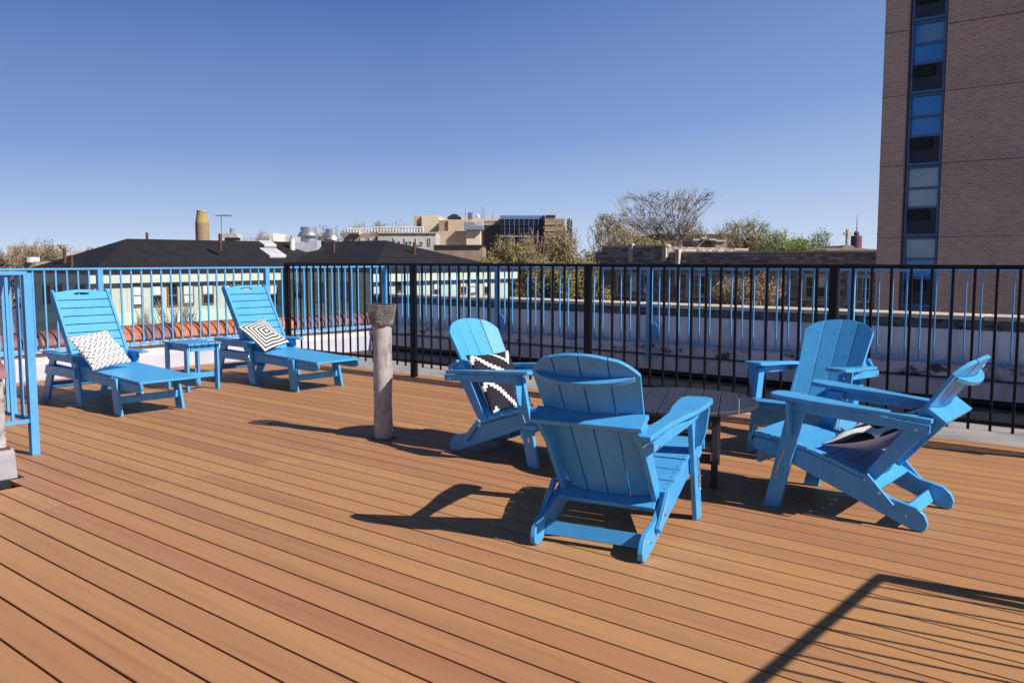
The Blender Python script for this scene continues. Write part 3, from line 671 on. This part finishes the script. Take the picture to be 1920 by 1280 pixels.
# things standing on that roof
def onroof(px, py, part='main'):
    r, f = ray(px, py); o = Vector((0, 0, H))
    if part == 'main': n, p0 = Vector((.4176, 0, 1)), Vector((-44.55, 0, .62))
    elif part == 'left': n, p0 = Vector((0, -.442, 1)), Vector((0, 19.95, .62))
    elif part == 'wing': n, p0 = Vector((0, -.309, 1)), Vector((0, 31.55, .63))
    else: n, p0 = Vector((.327, 0, 1)), Vector((-36.45, 0, .63))
    t = (p0-o).dot(n)/r.dot(n); p = o + r*t; return p, t*f
def pipe_on(px, pyb, pyt, D, r, m, label, cat='vent pipe', name='vent_pipe', grp='thin pipes on the black roofs'):
    if isinstance(D, str): a, D = onroof(px, pyb, D)
    else: a = at(px, pyb, D)
    b = at(px, pyt, D); mb = MB(); mb.tube((0,0,-.5), (0,0,b.z-a.z), r, r, 10); o = mb.build(name, m); o.location = a
    MB().tube((0,0,-.05), (0,0,.03), r*1.5, r*1.3, 10).build('collar', m, o)
    return tag(o, label, cat, grp)
pipe_on(276,452,436,52,.08,M['rust'],'short rusty pipe near the left end of the black roof ridge')
pipe_on(413,454,438,52,.10,M['rust'],'short dark pipe on the ridge just right of the yellow chimney stack')
pipe_on(135,500,478,'left',.08,M['rust'],'rusty pipe on the left hip slope, the right one of two')
pipe_on(122,492,466,'left',.09,M['rust'],'thin rusty pipe on the left hip slope, farther left of two')
pipe_on(626,473,450,'wing',.08,M['rust'],'dark pipe on the roof slope below the right silver fan')
pipe_on(777,476,454,'hip',.085,M['rust'],'rusty pipe on the right slope of the black roof')
pipe_on(740,459,450,62,.10,M['galv'],'small grey pipe peeking over the ridge in front of the tan building')
cs = empty('chimney_stack', at(380,452,70), 0, 'round brick chimney stack with yellow tapered top behind the black roof', 'chimney')
D = 70; s_ = D/FPX
MB().lathe([(12.5*s_,-9),(12.5*s_,0),(12.3*s_,33*s_)], n=20).build('shaft', M['stack'], cs, smooth=False)
MB().lathe([(12.4*s_,33*s_),(12*s_,36*s_),(9*s_,52*s_),(8.8*s_,54*s_)], n=20).build('tapered_top', M['stack_top'], cs)
MB().lathe([(9.4*s_,54*s_),(9.4*s_,56.5*s_)], n=20).build('rim', M['limestone'], cs)
an = empty('tv_antenna', at(416,452,60), 0, 'thin television antenna on a mast beside the yellow chimney stack', 'antenna'); s_ = 60/FPX
MB().tube((0,0,-1), (0,0,47*s_), .035, .03, 6).build('mast', M['galv'], an)
am = MB(); am.tube((-9*s_*cY,-9*s_*sY,47*s_), (20*s_*cY,20*s_*sY,47.5*s_), .03, .03, 5)
for i in range(9): q = -8+3.2*i; c = Vector((q*s_*cY, q*s_*sY, 47*s_)); am.tube(c+Vector((-.35*sY,.35*cY,-.02))*1.6, c-Vector((-.35*sY,.35*cY,-.02))*1.6, .015, .015, 4)
am.build('aerial', M['galv'], an)
cc = empty('chimney', at(436,455,58), YAW, 'squat stone chimney with slab cap and metal flue on the ridge', 'chimney'); s_ = 58/FPX
MB().box(-11*s_,11*s_,-.4,.4,-1.5,9*s_).build('shaft', M['stone_tan'], cc); MB().prism([(-16*s_,9*s_),(16*s_,9*s_),(13*s_,15*s_),(8*s_,17*s_),(-8*s_,17*s_),(-13*s_,15*s_)], 'xz', -.55, .55).build('cap', M['limestone'], cc)
MB().tube((0,0,17*s_),(0,0,26*s_),4.5*s_,4.5*s_,14).build('flue', M['galv'], cc)
pr_, D_ = onroof(576,473); fo_ = empty('roof_fan', pr_, YAW, 'wide silver roof fan on a square duct curb, left of two fans', 'roof fan', 'silver fans on the black roof'); s_ = D_/FPX
MB().prism([(-24*s_,-1.5),(20*s_,-1.5),(20*s_,22*s_),(-2*s_,23*s_),(-5*s_,19*s_),(-24*s_,19*s_)], 'xz', 0, 30*s_).build('duct_curb', M['flash_lav'], fo_, bevel=.02)
MB().lathe([(15*s_,20*s_),(15*s_,29*s_),(20*s_,29.5*s_),(20.5*s_,31*s_),(16*s_,37.5*s_)], n=28, c=(0,14*s_,0)).build('shroud', M['galv'], fo_, smooth=False)
MB().lathe([(15*s_,37.6*s_),(15*s_,47*s_),(14*s_,47.2*s_)], n=28, c=(0,14*s_,0)).build('drum', M['galv'], fo_, smooth=False)
fo_ = empty('roof_fan', at(622,457,60), YAW, 'narrow-topped silver roof fan on the black ridge, right of two fans', 'roof fan', 'silver fans on the black roof'); s_ = 60/FPX
MB().box(-11*s_,11*s_,-11*s_,11*s_,-1.5,7*s_).build('duct_curb', M['flash_lav'], fo_, bevel=.02)
MB().lathe([(10*s_,6*s_),(15.5*s_,7.5*s_),(14.5*s_,10*s_),(11.5*s_,15*s_)], n=28).build('shroud', M['galv'], fo_, smooth=False)
MB().lathe([(11*s_,15.1*s_),(10.7*s_,27*s_),(10*s_,27.2*s_)], n=28).build('drum', M['galv'], fo_, smooth=False)
pr_, D_ = onroof(548,467); bx = empty('roof_vent', pr_, YAW, 'small white cylinder vent between the skylights and the fans', 'roof vent'); s_ = D_/FPX
MB().tube((0,0,-1),(0,0,19*s_),5.5*s_,5*s_,14).build('pipe', M['white_paint'], bx); MB().tube((0,0,19*s_),(0,0,25*s_),3.2*s_,2.5*s_,10).build('cap', M['galv'], bx)
for px, py, w, h, D, lb in ((501,459,22,9,51,'small white-framed skylight near the ridge, upper of two'),(511,476,30,15,49.2,'larger white-framed skylight on the black slope, lower of two')):
    # lies on the front slope of the roof
    p, D = onroof(px, py); s = D/FPX; slope = math.atan(.4176)
    o = empty('skylight', p, 0, lb, 'skylight', 'skylights on the black roof'); Mx = Matrix.Rotation(slope, 4, 'Y')
    hx, hy = h*s*1.2, w*s*.60
    MB().box(-hx,hx,-hy,hy,-.15,.16,Mx).build('frame', M['white_paint'], o, bevel=.02); MB().box(-hx+.12,hx-.12,-hy+.1,hy-.1,.161,.175,Mx).build('pane', M['flash_lav'], o)

# --- tall brick apartment tower on the right
YT = 36.0; XL = onY(1650, 300, YT).x
bt = empty('apartment_tower', (0,0,0), label='tall brown brick apartment tower cut by the right edge of the picture', cat='building')
T = lambda px, py: onY(px, py, YT)
xw0, xw1 = T(1694,300).x, T(1766,300).x
zt_ = 15.5
tops = [T(1730, y).z for y in (-100, 37, 174, 311, 447, 583)]
MB().box(XL, xw0, YT, YT+8, -13, zt_).build('wall', M['brick'], bt); MB().box(xw1, 9, YT, YT+8, -13, zt_).build('wall', M['brick'], bt)
MB().box(xw0, xw1, YT+.42, YT+7.9, -13, zt_).build('wall_recess', M['brick_dark'], bt)
MB().box(XL+.02, xw0-.003, YT+.02, YT+7.9, zt_, zt_+.02).build('roof', M['black'], bt)
for z in [T(1840, y).z for y in (28,156,294,436)]:
    for a, b in ((XL-.003, xw0), (xw1, 9)):
        MB().box(a, b, YT-.006, YT+.01, z-.12, z+.12).build('brick_band', M['brick_dark'], bt); MB().box(a, b, YT-.008, YT, z-.145, z-.13).build('joint', M['rust'], bt)
step = tops[1]-tops[2]
zl = tops[0]+step; i = 0
allt = [tops[1]+step*2, tops[1]+step] + [tops[1]-step*k for k in range(0, 8)]
gl = {1:('glass_dark','glass_dark'), 2:('glass_blue','glass_blue'), 3:('glass_blue','glass_blue'), 4:('glass_pale','glass_pale'), 5:('glass_pale','glass_blue')}
for i, zt in enumerate(allt):
    zb = zt - step; f = MB(); x0, x1 = xw0+.06, xw1-.06; yf = YT+.16
    hh = step-.16
    f.box(x0, x1, yf, yf+.2, zb, zb+.12); f.box(x0, x1, yf, yf+.2, zt-.1, zt-.02); f.box(x0, x0+.1, yf, yf+.2, zb+.12, zt-.1); f.box(x1-.1, x1, yf, yf+.2, zb+.12, zt-.1)
    f.box(x0+.1, x1-.1, yf+.02, yf+.2, zb+hh*.42, zb+hh*.42+.09); f.box(x0+.1, x1-.1, yf+.03, yf+.2, zb+hh*.71, zb+hh*.71+.09)
    fo = f.build('window', M['trim_dark'], bt, bevel=.015)
    g1, g2 = gl.get(i, ('glass_dark','glass_blue'))
    MB().box(x0+.1, x1-.1, yf+.10, yf+.12, zb+hh*.71+.09, zt-.1).build('pane', M[g1], fo); MB().box(x0+.1, x1-.1, yf+.11, yf+.13, zb+hh*.42+.09, zb+hh*.71).build('pane', M[g2], fo)
    MB().box(x0+.1, x1-.1, yf+.06, yf+.1, zb+.12, zb+hh*.42).build('spandrel_panel', M['panel_dark'], fo)
    cxx = x0+(x1-x0)*.42; ac = MB().box(cxx-.36, cxx+.36, yf-.06, yf+.06, zb+hh*.25, zb+hh*.40).build('air_conditioner', M['black'], fo, bevel=.02)
    if i == 2:
        bl = MB()
        for k in range(12): z = zb+hh*.73+.09+k*.05; bl.box(x0+.28, x1-.14, yf+.085, yf+.095, z, z+.022)
        bl.build('blind', M['glass_pale'], fo)
# --- stone school-like block behind
YS = 60.0; S = lambda px, py: onY(px, py, YS)
sb = empty('stone_building', (0,0,0), label='low dark grey stone building with stepped parapet, left of the brick tower', cat='building')
xa, xb, xc = S(1116,480).x, S(1255,480).x, S(1700,480).x
z1, z2, z0_ = S(1200,463).z, S(1450,474).z, S(1120,474).z
MB().box(xa, S(1133,480).x, YS, YS+14, -13, z0_).build('wall', M['stone'], sb)
MB().box(S(1133,480).x, xb, YS-.3, YS+14, -13, z1).build('wall', M['stone'], sb)
MB().box(xb, xc+4, YS, YS+14, -13, z2).build('wall', M['stone'], sb)
MB().box(S(1133,480).x-.1, xb+.1, YS-.42, YS-.0, z1, z1+.14).build('coping', M['limestone'], sb); MB().box(xb+.1, xc+4, YS-.12, YS+.3, z2, z2+.12).build('coping', M['limestone'], sb)
MB().box(xa-.1, S(1133,480).x-.1, YS-.12, YS+.3, z0_, z0_+.12).build('coping', M['limestone'], sb)
for px, pt, pb in ((1188,462,492),(1275,472,536),(1251,463,490)):
    p = S(px, pt); q = S(px, pb); MB().box(p.x-.18, p.x+.18, YS-.5, YS-.05, q.z, p.z+.2).build('pilaster', M['limestone'], sb, bevel=.03)
specs = [(1159,1171,515,551,'dark'),(1182,1201,515,551,'blind'),(1208,1221,515,551,'ac'),(1290,1303,516,552,'dark'),(1309,1323,516,552,'dark'),(1361,1380,518,545,'half'),(1455,1472,518,545,'half'),(1510,1525,518,558,'dark'),(1532,1548,518,558,'half'),(1592,1608,520,562,'ac'),(1616,1631,520,562,'dark')]
windows(sb, specs, lambda px, py: onY(px, py, YS-.32 if px < 1255 else YS-.02), M['limestone'])
for a, b, t, bt2 in ((1155,1225,511,556),(1286,1327,512,557),(1357,1384,514,549),(1451,1476,514,549),(1506,1552,514,563),(1588,1635,516,567)):
    yy = YS-.34 if a < 1255 else YS-.03
    p, q = onY(a, bt2, yy), onY(b, t, yy); z0, z3 = p.z, q.z; f = MB(); tk = .16
    f.box(p.x, q.x, yy-.03, yy+.03, z3-tk, z3); f.box(p.x-.08, q.x+.08, yy-.12, yy+.03, z0, z0+tk); f.box(p.x, p.x+tk, yy-.03, yy+.03, z0+tk, z3-tk); f.box(q.x-tk, q.x, yy-.03, yy+.03, z0+tk, z3-tk)
    f.build('window_surround', M['limestone'], sb)
def px_box(root, name, px0, px1, pyt, pyb, D, depth, m, dx=0, skew=None, bevel=0):
    """a real box whose front face spans the pixels at forward distance D, facing the camera's level heading turned by skew"""
    a = at(px0, pyb, D); b = at(px1, pyb, D); zt = at((px0+px1)/2, pyt, D).z
    Mx = Matrix.Translation((a.x, a.y, 0)) @ Matrix.Rotation(YAW + (skew or 0), 4, 'Z'); w = (b-a).to_2d().length
    return MB().box(0, w, 0, depth, a.z, zt, Mx).build(name, m, root, bevel=bevel)
ch2 = empty('roof_gable', (0,0,0), label='stepped stone gable block with pale caps rising above the stone building', cat='gable')
px_box(ch2, 'block', 1298, 1342, 450, 478, 85, 5, M['stone']); px_box(ch2, 'block', 1341, 1362, 452, 478, 83, 3, M['stone_tan'])
for a, b, t in ((1300,1312,448),(1316,1326,445),(1330,1343,447.5),(1343,1362,450)): px_box(ch2, 'cap', a, b, t, t+3, 84 if a < 1340 else 82.8, 4, M['limestone'])
px_box(ch2, 'base', 1264, 1375, 472, 480, 82, 4, M['limestone'])
cr = empty('stone_cross', at(1588,462,100), YAW, 'pale stone cross on the roofline at the right, beside the mauve tower', 'cross'); s_ = 100/FPX
MB().box(-2*s_,2*s_,-.2,.2,-1,32*s_).build('upright', M['limestone'], cr, bevel=.03); MB().box(-7*s_,7*s_,-.19,.19,22*s_,25.5*s_).build('arms', M['limestone'], cr, bevel=.03)
MB().lathe([(4.5*s_,20*s_),(4.5*s_,27*s_)], n=8, c=(0,0,0)).build('boss', M['limestone'], cr)
MB().prism([(-42*s_,-9*s_),(62*s_,-9*s_),(62*s_,-6*s_),(12*s_,-3*s_),(6*s_,2*s_),(-6*s_,2*s_),(-14*s_,-3*s_),(-42*s_,-6*s_)], 'xz', -.6, 6).build('base', M['stone_tan'], cr)
mt = empty('mauve_tower', at(1605,470,600), YAW, 'distant mauve round tower with cap and needle antenna, right of the cross', 'tower'); s_ = 600/FPX
MB().lathe([(10*s_,-30),(10*s_,27*s_),(7*s_,28*s_)], n=24).build('shaft', M['purple'], mt)
MB().lathe([(3.5*s_,28*s_),(5*s_,30*s_),(5*s_,33*s_),(3*s_,36*s_)], n=16).build('cap', M['purple'], mt); MB().tube((0,0,36*s_),(0,0,66*s_),.5,.15,6).build('antenna', M['galv'], mt)

# --- distant cream / brown hospital-like complex
def wins(root, D, lst, gm='glass_dark'):
    windows(root, lst, lambda px, py: at(px, py, D), M['white_paint'], glass_m=M[gm])
dl = empty('flat_roof_building', (0,0,0), label='long low grey-tan building with white roof railing and white windows', cat='building')
px_box(dl, 'wall', 710, 818, 437, 560, 150, 14, M['grey_tan']); px_box(dl, 'wall', 647, 711, 438, 560, 152, 14, M['brown_wall'], skew=0)  # left wall is the shaded part, its shade given as a browner material
px_box(dl, 'stair_box', 661, 673, 429, 440, 150.4, 4, M['grey_tan']); px_box(dl, 'parapet', 709, 820, 435, 437.5, 149.7, .5, M['limestone'])
wins(dl, 149.9, [(738,744,445,459,'blind'),(745,751,445,459,'half'),(759,765,446,460,'half'),(766,772,446,459,'half'),(780,786,446,460,'blind'),(787,793,446,460,'half'),(803,808,446,460,'dark')])
wins(dl, 151.9, [(676,684,446,455,'dark'),(693,704,445,455,'dark'),(655,660,448,455,'dark')], 'glass_pale')
rl = MB(); D = 149.8; pr = None
for i in range(26):
    px = 651 + (793-651)*i/25; top = 426 if px > 700 else 429; p = at(px, 436, D); q = at(px, top, D); rl.tube(p, q, .13, .13, 4)
    if pr: rl.tube(pr, q, .16, .16, 4); rl.tube((pr+prp)/2, (q+p)/2, .10, .10, 4)
    pr, prp = q, p
rl.build('roof_railing', M['white_paint'], dl)
db = empty('cream_block', (0,0,0), label='cream stepped rooftop building with ducts and a dark pyramid skylight', cat='building')
px_box(db, 'wall', 792, 824, 404, 560, 168, 14, M['beige']); px_box(db, 'shaded_side', 777, 792.3, 405, 560, 168.6, 13, M['tan'])  # left face away from the light, shade put in as a darker material
px_box(db, 'wall', 824, 938, 408, 560, 180, 14, M['beige']); px_box(db, 'wall', 841, 882, 412, 560, 164, 10, M['tan']); px_box(db, 'shaded_side', 824, 841.5, 413, 560, 164.4, 9, M['brown_wall'])  # brown left face again has its shade in the colour
px_box(db, 'wall', 822, 876, 433, 560, 158, 8, M['tan']); px_box(db, 'wall', 875, 900, 432, 560, 157, 8, M['beige'])
px_box(db, 'duct', 870, 890, 416, 431, 156, 3, M['galv'], bevel=.1); px_box(db, 'duct', 890, 907, 423, 431, 156, 3, M['galv'], bevel=.1); px_box(db, 'duct', 892, 904, 415, 423, 156, 2, M['flash_lav'])
px_box(db, 'door', 783, 787, 420, 428, 168.5, .2, M['glass_dark'])
a = at(852, 411, 166); s_ = 166/FPX; Mx = Matrix.Translation(a) @ Matrix.Rotation(YAW, 4, 'Z'); w = 12.5*s_
MB().add([(-w,-w,0),(w,-w,0),(w,w,0),(-w,w,0),(-w*.3,0,9.5*s_),(w*.3,0,9.5*s_),(-w,-w,3*s_),(w,-w,3*s_),(w,w,3*s_),(-w,w,3*s_)], [(0,1,7,6),(1,2,8,7),(2,3,9,8),(3,0,6,9),(6,7,5,4),(7,8,5),(8,9,4,5),(9,6,4)], Mx).build('pyramid_skylight', M['steel_dark'], db)
MB().lathe([(3.6*s_,0),(3.6*s_,3*s_),(2.4*s_,5.5*s_),(.8*s_,6.5*s_)], c=at(896,408,170), n=14).build('vent_dome', M['white_paint'], db)
tw = MB(); 
for q in (-2.2, 2.2): p = at(881+q, 412, 165); tw.tube(p, at(881+q, 399, 165), .12, .12, 4)
for k in range(4): tw.tube(at(878.8, 411-k*3.2, 165), at(883.2, 408-k*3.2, 165), .09, .09, 4)
tw.build('lattice_mast', M['rust'], db)
for px, t in ((873,396),(886,395),(904,386),(908,392),(924,399)): MB().tube(at(px, 411, 172), at(px, t, 172), .10, .05, 4).build('antenna', M['galv'], db)
dz = empty('low_roof', (0,0,0), label='low grey-brown flat roof below the cream block, left of the olive tree', cat='building')
px_box(dz, 'wall', 814, 905, 461, 560, 130, 18, M['brown_wall']); px_box(dz, 'roof_edge', 813, 906, 459, 461.5, 129.6, 19, M['panel_dark'])
dd = empty('office_block', (0,0,0), label='dark glazed office block with brown end wall behind the olive trees', cat='building')
px_box(dd, 'glass_wall', 938, 1022, 407, 560, 172, 16, M['steel_dark']); px_box(dd, 'end_wall', 1021, 1058, 410, 560, 170, 14, M['brown_wall'])
px_box(dd, 'roof_band', 938, 1022, 404, 411, 171.8, 12, M['trim_dark']); px_box(dd, 'roof_box', 1021, 1043, 401, 411, 171, 8, M['flash_lav']); px_box(dd, 'louvre', 1024, 1041, 403.5, 408, 170.8, .3, M['black'])
for y in (420,428,442,455): px_box(dd, 'floor_band', 937.5, 1022, y, y+1.6, 171.6, .5, M['limestone'] if y == 442 else M['panel_dark'])
for y in (420,432,444,456): px_box(dd, 'floor_band', 1021, 1058.5, y, y+1.2, 169.8, .5, M['tan'])
for px in range(946, 1020, 9): px_box(dd, 'mullion', px, px+.8, 411, 470, 171.5, .3, M['trim_dark'])
dg = empty('grille_block', (0,0,0), label='brown slatted rooftop screen between the cream block and dark offices', cat='screen')
px_box(dg, 'screen', 907, 939, 422, 560, 174, 10, M['steel_dark']); px_box(dg, 'top_beam', 907, 939, 414, 416, 174, 1, M['brown_wall'])
for k in range(9): px_box(dg, 'slat', 908+k*3.8, 910+k*3.8, 416, 422, 174.2, .4, M['brown_wall'])
rt = empty('roof_tank', at(1068,420,170), YAW, 'small dark rooftop tank just right of the brown end wall', 'tank'); s_ = 170/FPX
MB().lathe([(5*s_,-12),(5*s_,-2*s_),(5*s_,6*s_),(3*s_,10*s_)], n=14).build('drum', M['steel_dark'], rt)
d4 = empty('flat_roof_building', (0,0,0), label='low dark-roofed building behind the big bare tree', cat='building')
px_box(d4, 'wall', 1228, 1380, 441, 560, 130, 20, M['brown_wall']); px_box(d4, 'roof_band', 1226, 1382, 439, 443, 129.6, 21, M['panel_dark'])
d5 = empty('flat_roof_building', (0,0,0), label='pale ruin-like rooftops at far left behind the gate post', cat='building')
px_box(d5, 'wall', 48, 70, 490, 560, 75, 8, M['stone_tan']); px_box(d5, 'wall', 66, 110, 493, 560, 76, 8, M['limestone']); px_box(d5, 'chimney', 51, 57, 482, 492, 74.5, 1.5, M['white_paint'])
d6 = empty('apartment_block', (0,0,0), label='tan apartment block just showing over the far left trees', cat='building')
px_box(d6, 'wall', 18, 66, 461, 560, 260, 20, M['tan']); px_box(d6, 'wall', 134, 200, 470, 560, 280, 20, M['grey_tan'])
d7 = empty('apartment_block', (0,0,0), label='white houses glimpsed between the left trees and the silver fans', cat='building')
px_box(d7, 'wall', 497, 515, 437, 560, 200, 12, M['white_paint']); px_box(d7, 'wall', 520, 545, 443, 560, 210, 12, M['limestone'])

# ------------------------------------------------------------------ trees
def tree(px, D, pytop, pxw, pybot, label, leaf=None, nleaf=0, lsize=.12, seed=1, bark='bark', n=900, trunk=.28, root_z=-13, name='bare_tree', grp=None, cat='tree', twig=.03, vase=.55, lump=.5, fork=.72):
    """trunk, limbs that divide towards many points of an uneven crown volume, small leaves round the twigs"""
    r_ = random.Random(seed); top = at(px, pytop, D); zc0 = at(px, pybot, D).z; base = Vector((top.x, top.y, root_z)); Ht = top.z-root_z
    rx = pxw/2*D/FPX; z0 = zc0-root_z; rz = (Ht-z0)/2; zc = (Ht+z0)/2
    K = max(5, int(6+lump*8)); lobes = []
    for q in range(K):
        while True:
            v = Vector((r_.uniform(-1,1), r_.uniform(-1,1), r_.uniform(-1,1)))
            if v.length < 1: break
        lobes.append((v*.62, r_.uniform(.26,.46)))
    T = []
    while len(T) < n:
        c_, w_ = lobes[r_.randrange(K)]; v = Vector((r_.gauss(0,1), r_.gauss(0,1), r_.gauss(0,1))).normalized()*(w_*r_.random()**.42) + c_
        wz = 1-vase*(1-v.z)*.5; T.append(Vector((v.x*wz, v.y*wz, v.z)))
    mx = max(abs(v.x*cY+v.y*sY) for v in T); zh = max(v.z for v in T); zl = min(v.z for v in T)
    T = [Vector((v.x*rx/mx, v.y*rx/mx, z0+(v.z-zl)/(zh-zl)*(Ht-z0))) for v in T]
    root = empty(name, base, 0, label, cat, grp); tr = MB(); br = MB(); tips = []
    h0 = max(Ht*.2, z0*fork); q0 = Vector((r_.uniform(-.3,.3), r_.uniform(-.3,.3), h0))
    tr.tube((0,0,-.3), q0*.5, trunk*1.1, trunk*.9, 10, False); tr.tube(q0*.5, q0, trunk*.9, trunk*.78, 10, False)
    stack = [(q0, T, trunk*.78, 0)]
    while stack:
        p, G, rad, lv = stack.pop()
        if len(G) <= 2:
            for t_ in G:
                m = (p+t_)/2 + Vector((r_.gauss(0,.05), r_.gauss(0,.05), r_.gauss(-.03,.05)))*(t_-p).length
                br.tube(p, m, min(rad, twig*1.3), twig*.8, 3, False); br.tube(m, t_, twig*.8, twig*.35, 3, False); tips.append((m, t_))
            continue
        c = sum(G, Vector())/len(G); f = .22 if lv < 2 else .34
        L = (c-p).length; q = p+(c-p)*f + Vector((r_.gauss(0,1), r_.gauss(0,1), r_.gauss(.1,.6)))*L*.055
        if lv: (br).tube(p, q, rad, rad*.88, 6 if lv < 4 else 3, False)
        else: q = p
        k = 5 if lv == 0 else (3 if lv < 3 and r_.random() < .4 else 2)
        seeds = r_.sample(G, min(k, len(G))); gs = [[] for _ in seeds]; ds = [(x_-q).normalized() for x_ in seeds]
        for t_ in G:
            d = (t_-q).normalized(); gs[max(range(len(ds)), key=lambda i: d.dot(ds[i]))].append(t_)
        tot = len(G)
        if lv > 14 or max(len(x_) for x_ in gs) == tot: gs = [G[:tot//2], G[tot//2:]]
        for x_ in gs:
            if x_: stack.append((q, x_, max(twig, rad*.9*(len(x_)/tot)**.42), lv+1))
    tr.build('trunk', M[bark], root, smooth=True); cr = br.build('crown', M[bark], root)
    if leaf:
        lf = MB()
        for k in range(nleaf):
            m, t_ = r_.choice(tips); sg = lsize*1.3; p = m.lerp(t_, r_.random()**.6) + Vector((r_.gauss(0,sg), r_.gauss(0,sg), r_.gauss(0,sg)))
            a = Vector((r_.uniform(-1,1), r_.uniform(-1,1), r_.uniform(-1,1))).normalized(); b = a.orthogonal().normalized(); c = a.cross(b); s = lsize*r_.uniform(.6,1.4)
            lf.add([p-b*s*.5, p+c*s*.35, p+b*s*.5, p-c*s*.35], [(0,1,2,3)])
        lf.build('foliage', M[leaf], cr)
    return root
GT = 'trees beyond the roofs'
T_ = [ # px, D, top, width px, bottom of crown, leaf, nleaf, lsize, seed, bark, n, twig, label
 (1262, 95, 349, 222, 462, 'leaf_brown', 6500, .11, 11, 'bark', 1300, .028, 'tall spreading nearly bare tree, tallest above the roofline at centre right'),
 (935, 70, 436, 170, 600, 'leaf_olive', 30000, .12, 12, 'bark', 1800, .03, 'rounded olive-budding tree in front of the cream and dark offices'),
 (1003, 92, 424, 62, 520, None, 0, .1, 13, 'bark_red', 700, .035, 'reddish leafless tree in front of the dark office block'),
 (1082, 75, 410, 125, 600, 'leaf_olive', 15000, .12, 14, 'bark', 900, .03, 'yellow-olive tree just right of the brown end wall of the offices'),
 (1178, 92, 418, 90, 540, 'leaf_olive', 9000, .13, 34, 'bark', 800, .03, 'fuller olive tree directly left of the tall bare tree trunk'),
 (1142, 88, 400, 125, 560, 'leaf_olive', 15000, .13, 15, 'bark', 900, .03, 'yellow-olive tree just left of the tall bare tree'),
 (1025, 62, 465, 150, 640, 'leaf_olive', 22000, .13, 21, 'bark', 1100, .03, 'dense low olive tree seen through the middle of the black fence'),
 (1095, 64, 474, 100, 640, 'leaf_olive', 15000, .13, 22, 'bark', 800, .03, 'low olive tree seen through the fence, left of the stone building'),
 (1410, 110, 405, 150, 500, 'leaf_olive', 9000, .16, 16, 'bark', 1000, .04, 'brown-green budding tree right of the stepped stone gable'),
 (1475, 105, 428, 110, 500, 'leaf_green', 9000, .17, 17, 'bark', 700, .035, 'bright green tree behind the stone building, left one'),
 (1522, 112, 430, 70, 510, 'leaf_green', 4500, .2, 18, 'bark', 500, .035, 'bright green tree behind the stone building, nearest the cross'),
 (1560, 170, 448, 50, 520, 'leaf_green', 1500, .25, 28, 'bark', 400, .04, 'small pale green tree low on the skyline left of the cross'),
 (20, 95, 449, 120, 560, 'leaf_brown', 9000, .16, 19, 'bark', 1300, .035, 'brown budding tree at the far left edge'),
 (100, 100, 447, 115, 560, 'leaf_brown', 9000, .16, 20, 'bark', 1300, .035, 'brown budding tree left of the black roof hip'),
 (665, 210, 411, 60, 480, 'leaf_brown', 1200, .3, 23, 'bark', 600, .07, 'distant grey tree above the white roof railing'),
 (722, 215, 414, 75, 480, 'leaf_brown', 1600, .3, 24, 'bark', 700, .07, 'distant brown tree left of the cream block'),
 (600, 190, 426, 70, 500, 'leaf_olive', 2500, .28, 25, 'bark', 600, .06, 'distant olive tree behind the two silver fans'),
 (485, 190, 434, 50, 500, 'leaf_brown', 900, .3, 26, 'bark', 500, .06, 'distant bare tree right of the stone chimney'),
 (1325, 104, 425, 110, 500, 'leaf_olive', 3000, .18, 27, 'bark', 700, .035, 'thin olive tree under the right limbs of the tall bare tree'),
 (1195, 80, 440, 90, 560, 'leaf_olive', 4000, .16, 30, 'bark', 700, .03, 'low olive tree behind the left end of the stone building'),
]
for px, D, top, w_, bot, leaf, nl, ls, sd_, bk, n_, tw_, lb in T_:
    tree(px, D, top, w_, bot, lb, leaf, nl, ls, sd_, bk, n_, .28 if D < 130 else .45, grp=GT, name='bare_tree' if not leaf else 'budding_tree', twig=tw_, fork=.93 if px == 1262 else .72, vase=.7 if px == 1262 else .5)
tree(1415, 53, 510, 165, 640, 'orange-brown budding tree in front of the stone building, behind the white parapet', 'leaf_tan', 16000, .10, 31, 'bark', 1300, .2, grp=GT, name='budding_tree', twig=.022)
tree(322, 30, 558, 110, 660, 'leafless shrub top in front of the pale building, behind the orange coping tiles', None, 0, .1, 32, 'bark', 420, .07, name='bare_shrub', cat='shrub', twig=.013)
tree(262, 31, 570, 60, 650, 'small leafless shrub just left of the side table, beyond the coping tiles', None, 0, .1, 33, 'bark', 220, .06, name='bare_shrub', cat='shrub', twig=.013)
MB().box(-6.0, -5.615, -1.5, 2.008, .176, .188).build('sealant_line', M['rust'], sw)
# far wooded skyline, one uncountable mass
fw_ = MB(); r_ = random.Random(5)
for k in range(30000):
    aa = r_.uniform(0, 2*math.pi); D = r_.uniform(280, 560); px = aa*400; h = 6.5 + 2.5*math.sin(px*.013)+1.8*math.sin(px*.047+D*.02)
    c = Vector((D*math.cos(aa), D*math.sin(aa), 0)); z = -13 + (r_.random()**.6)*(h+7.8); s = r_.uniform(.3, .85)
    for q in range(3):
        a = Vector((r_.uniform(-1,1), r_.uniform(-1,1), r_.uniform(-1,1))).normalized(); b = a.orthogonal().normalized(); e = a.cross(b); p = Vector((c.x, c.y, z)) + a*s*1.2
        fw_.add([p-b*s, p+e*s*.7, p+b*s, p-e*s*.7], [(0,1,2,3)])
tag(fw_.build('woodland', M['leaf_brown']), kind='stuff')
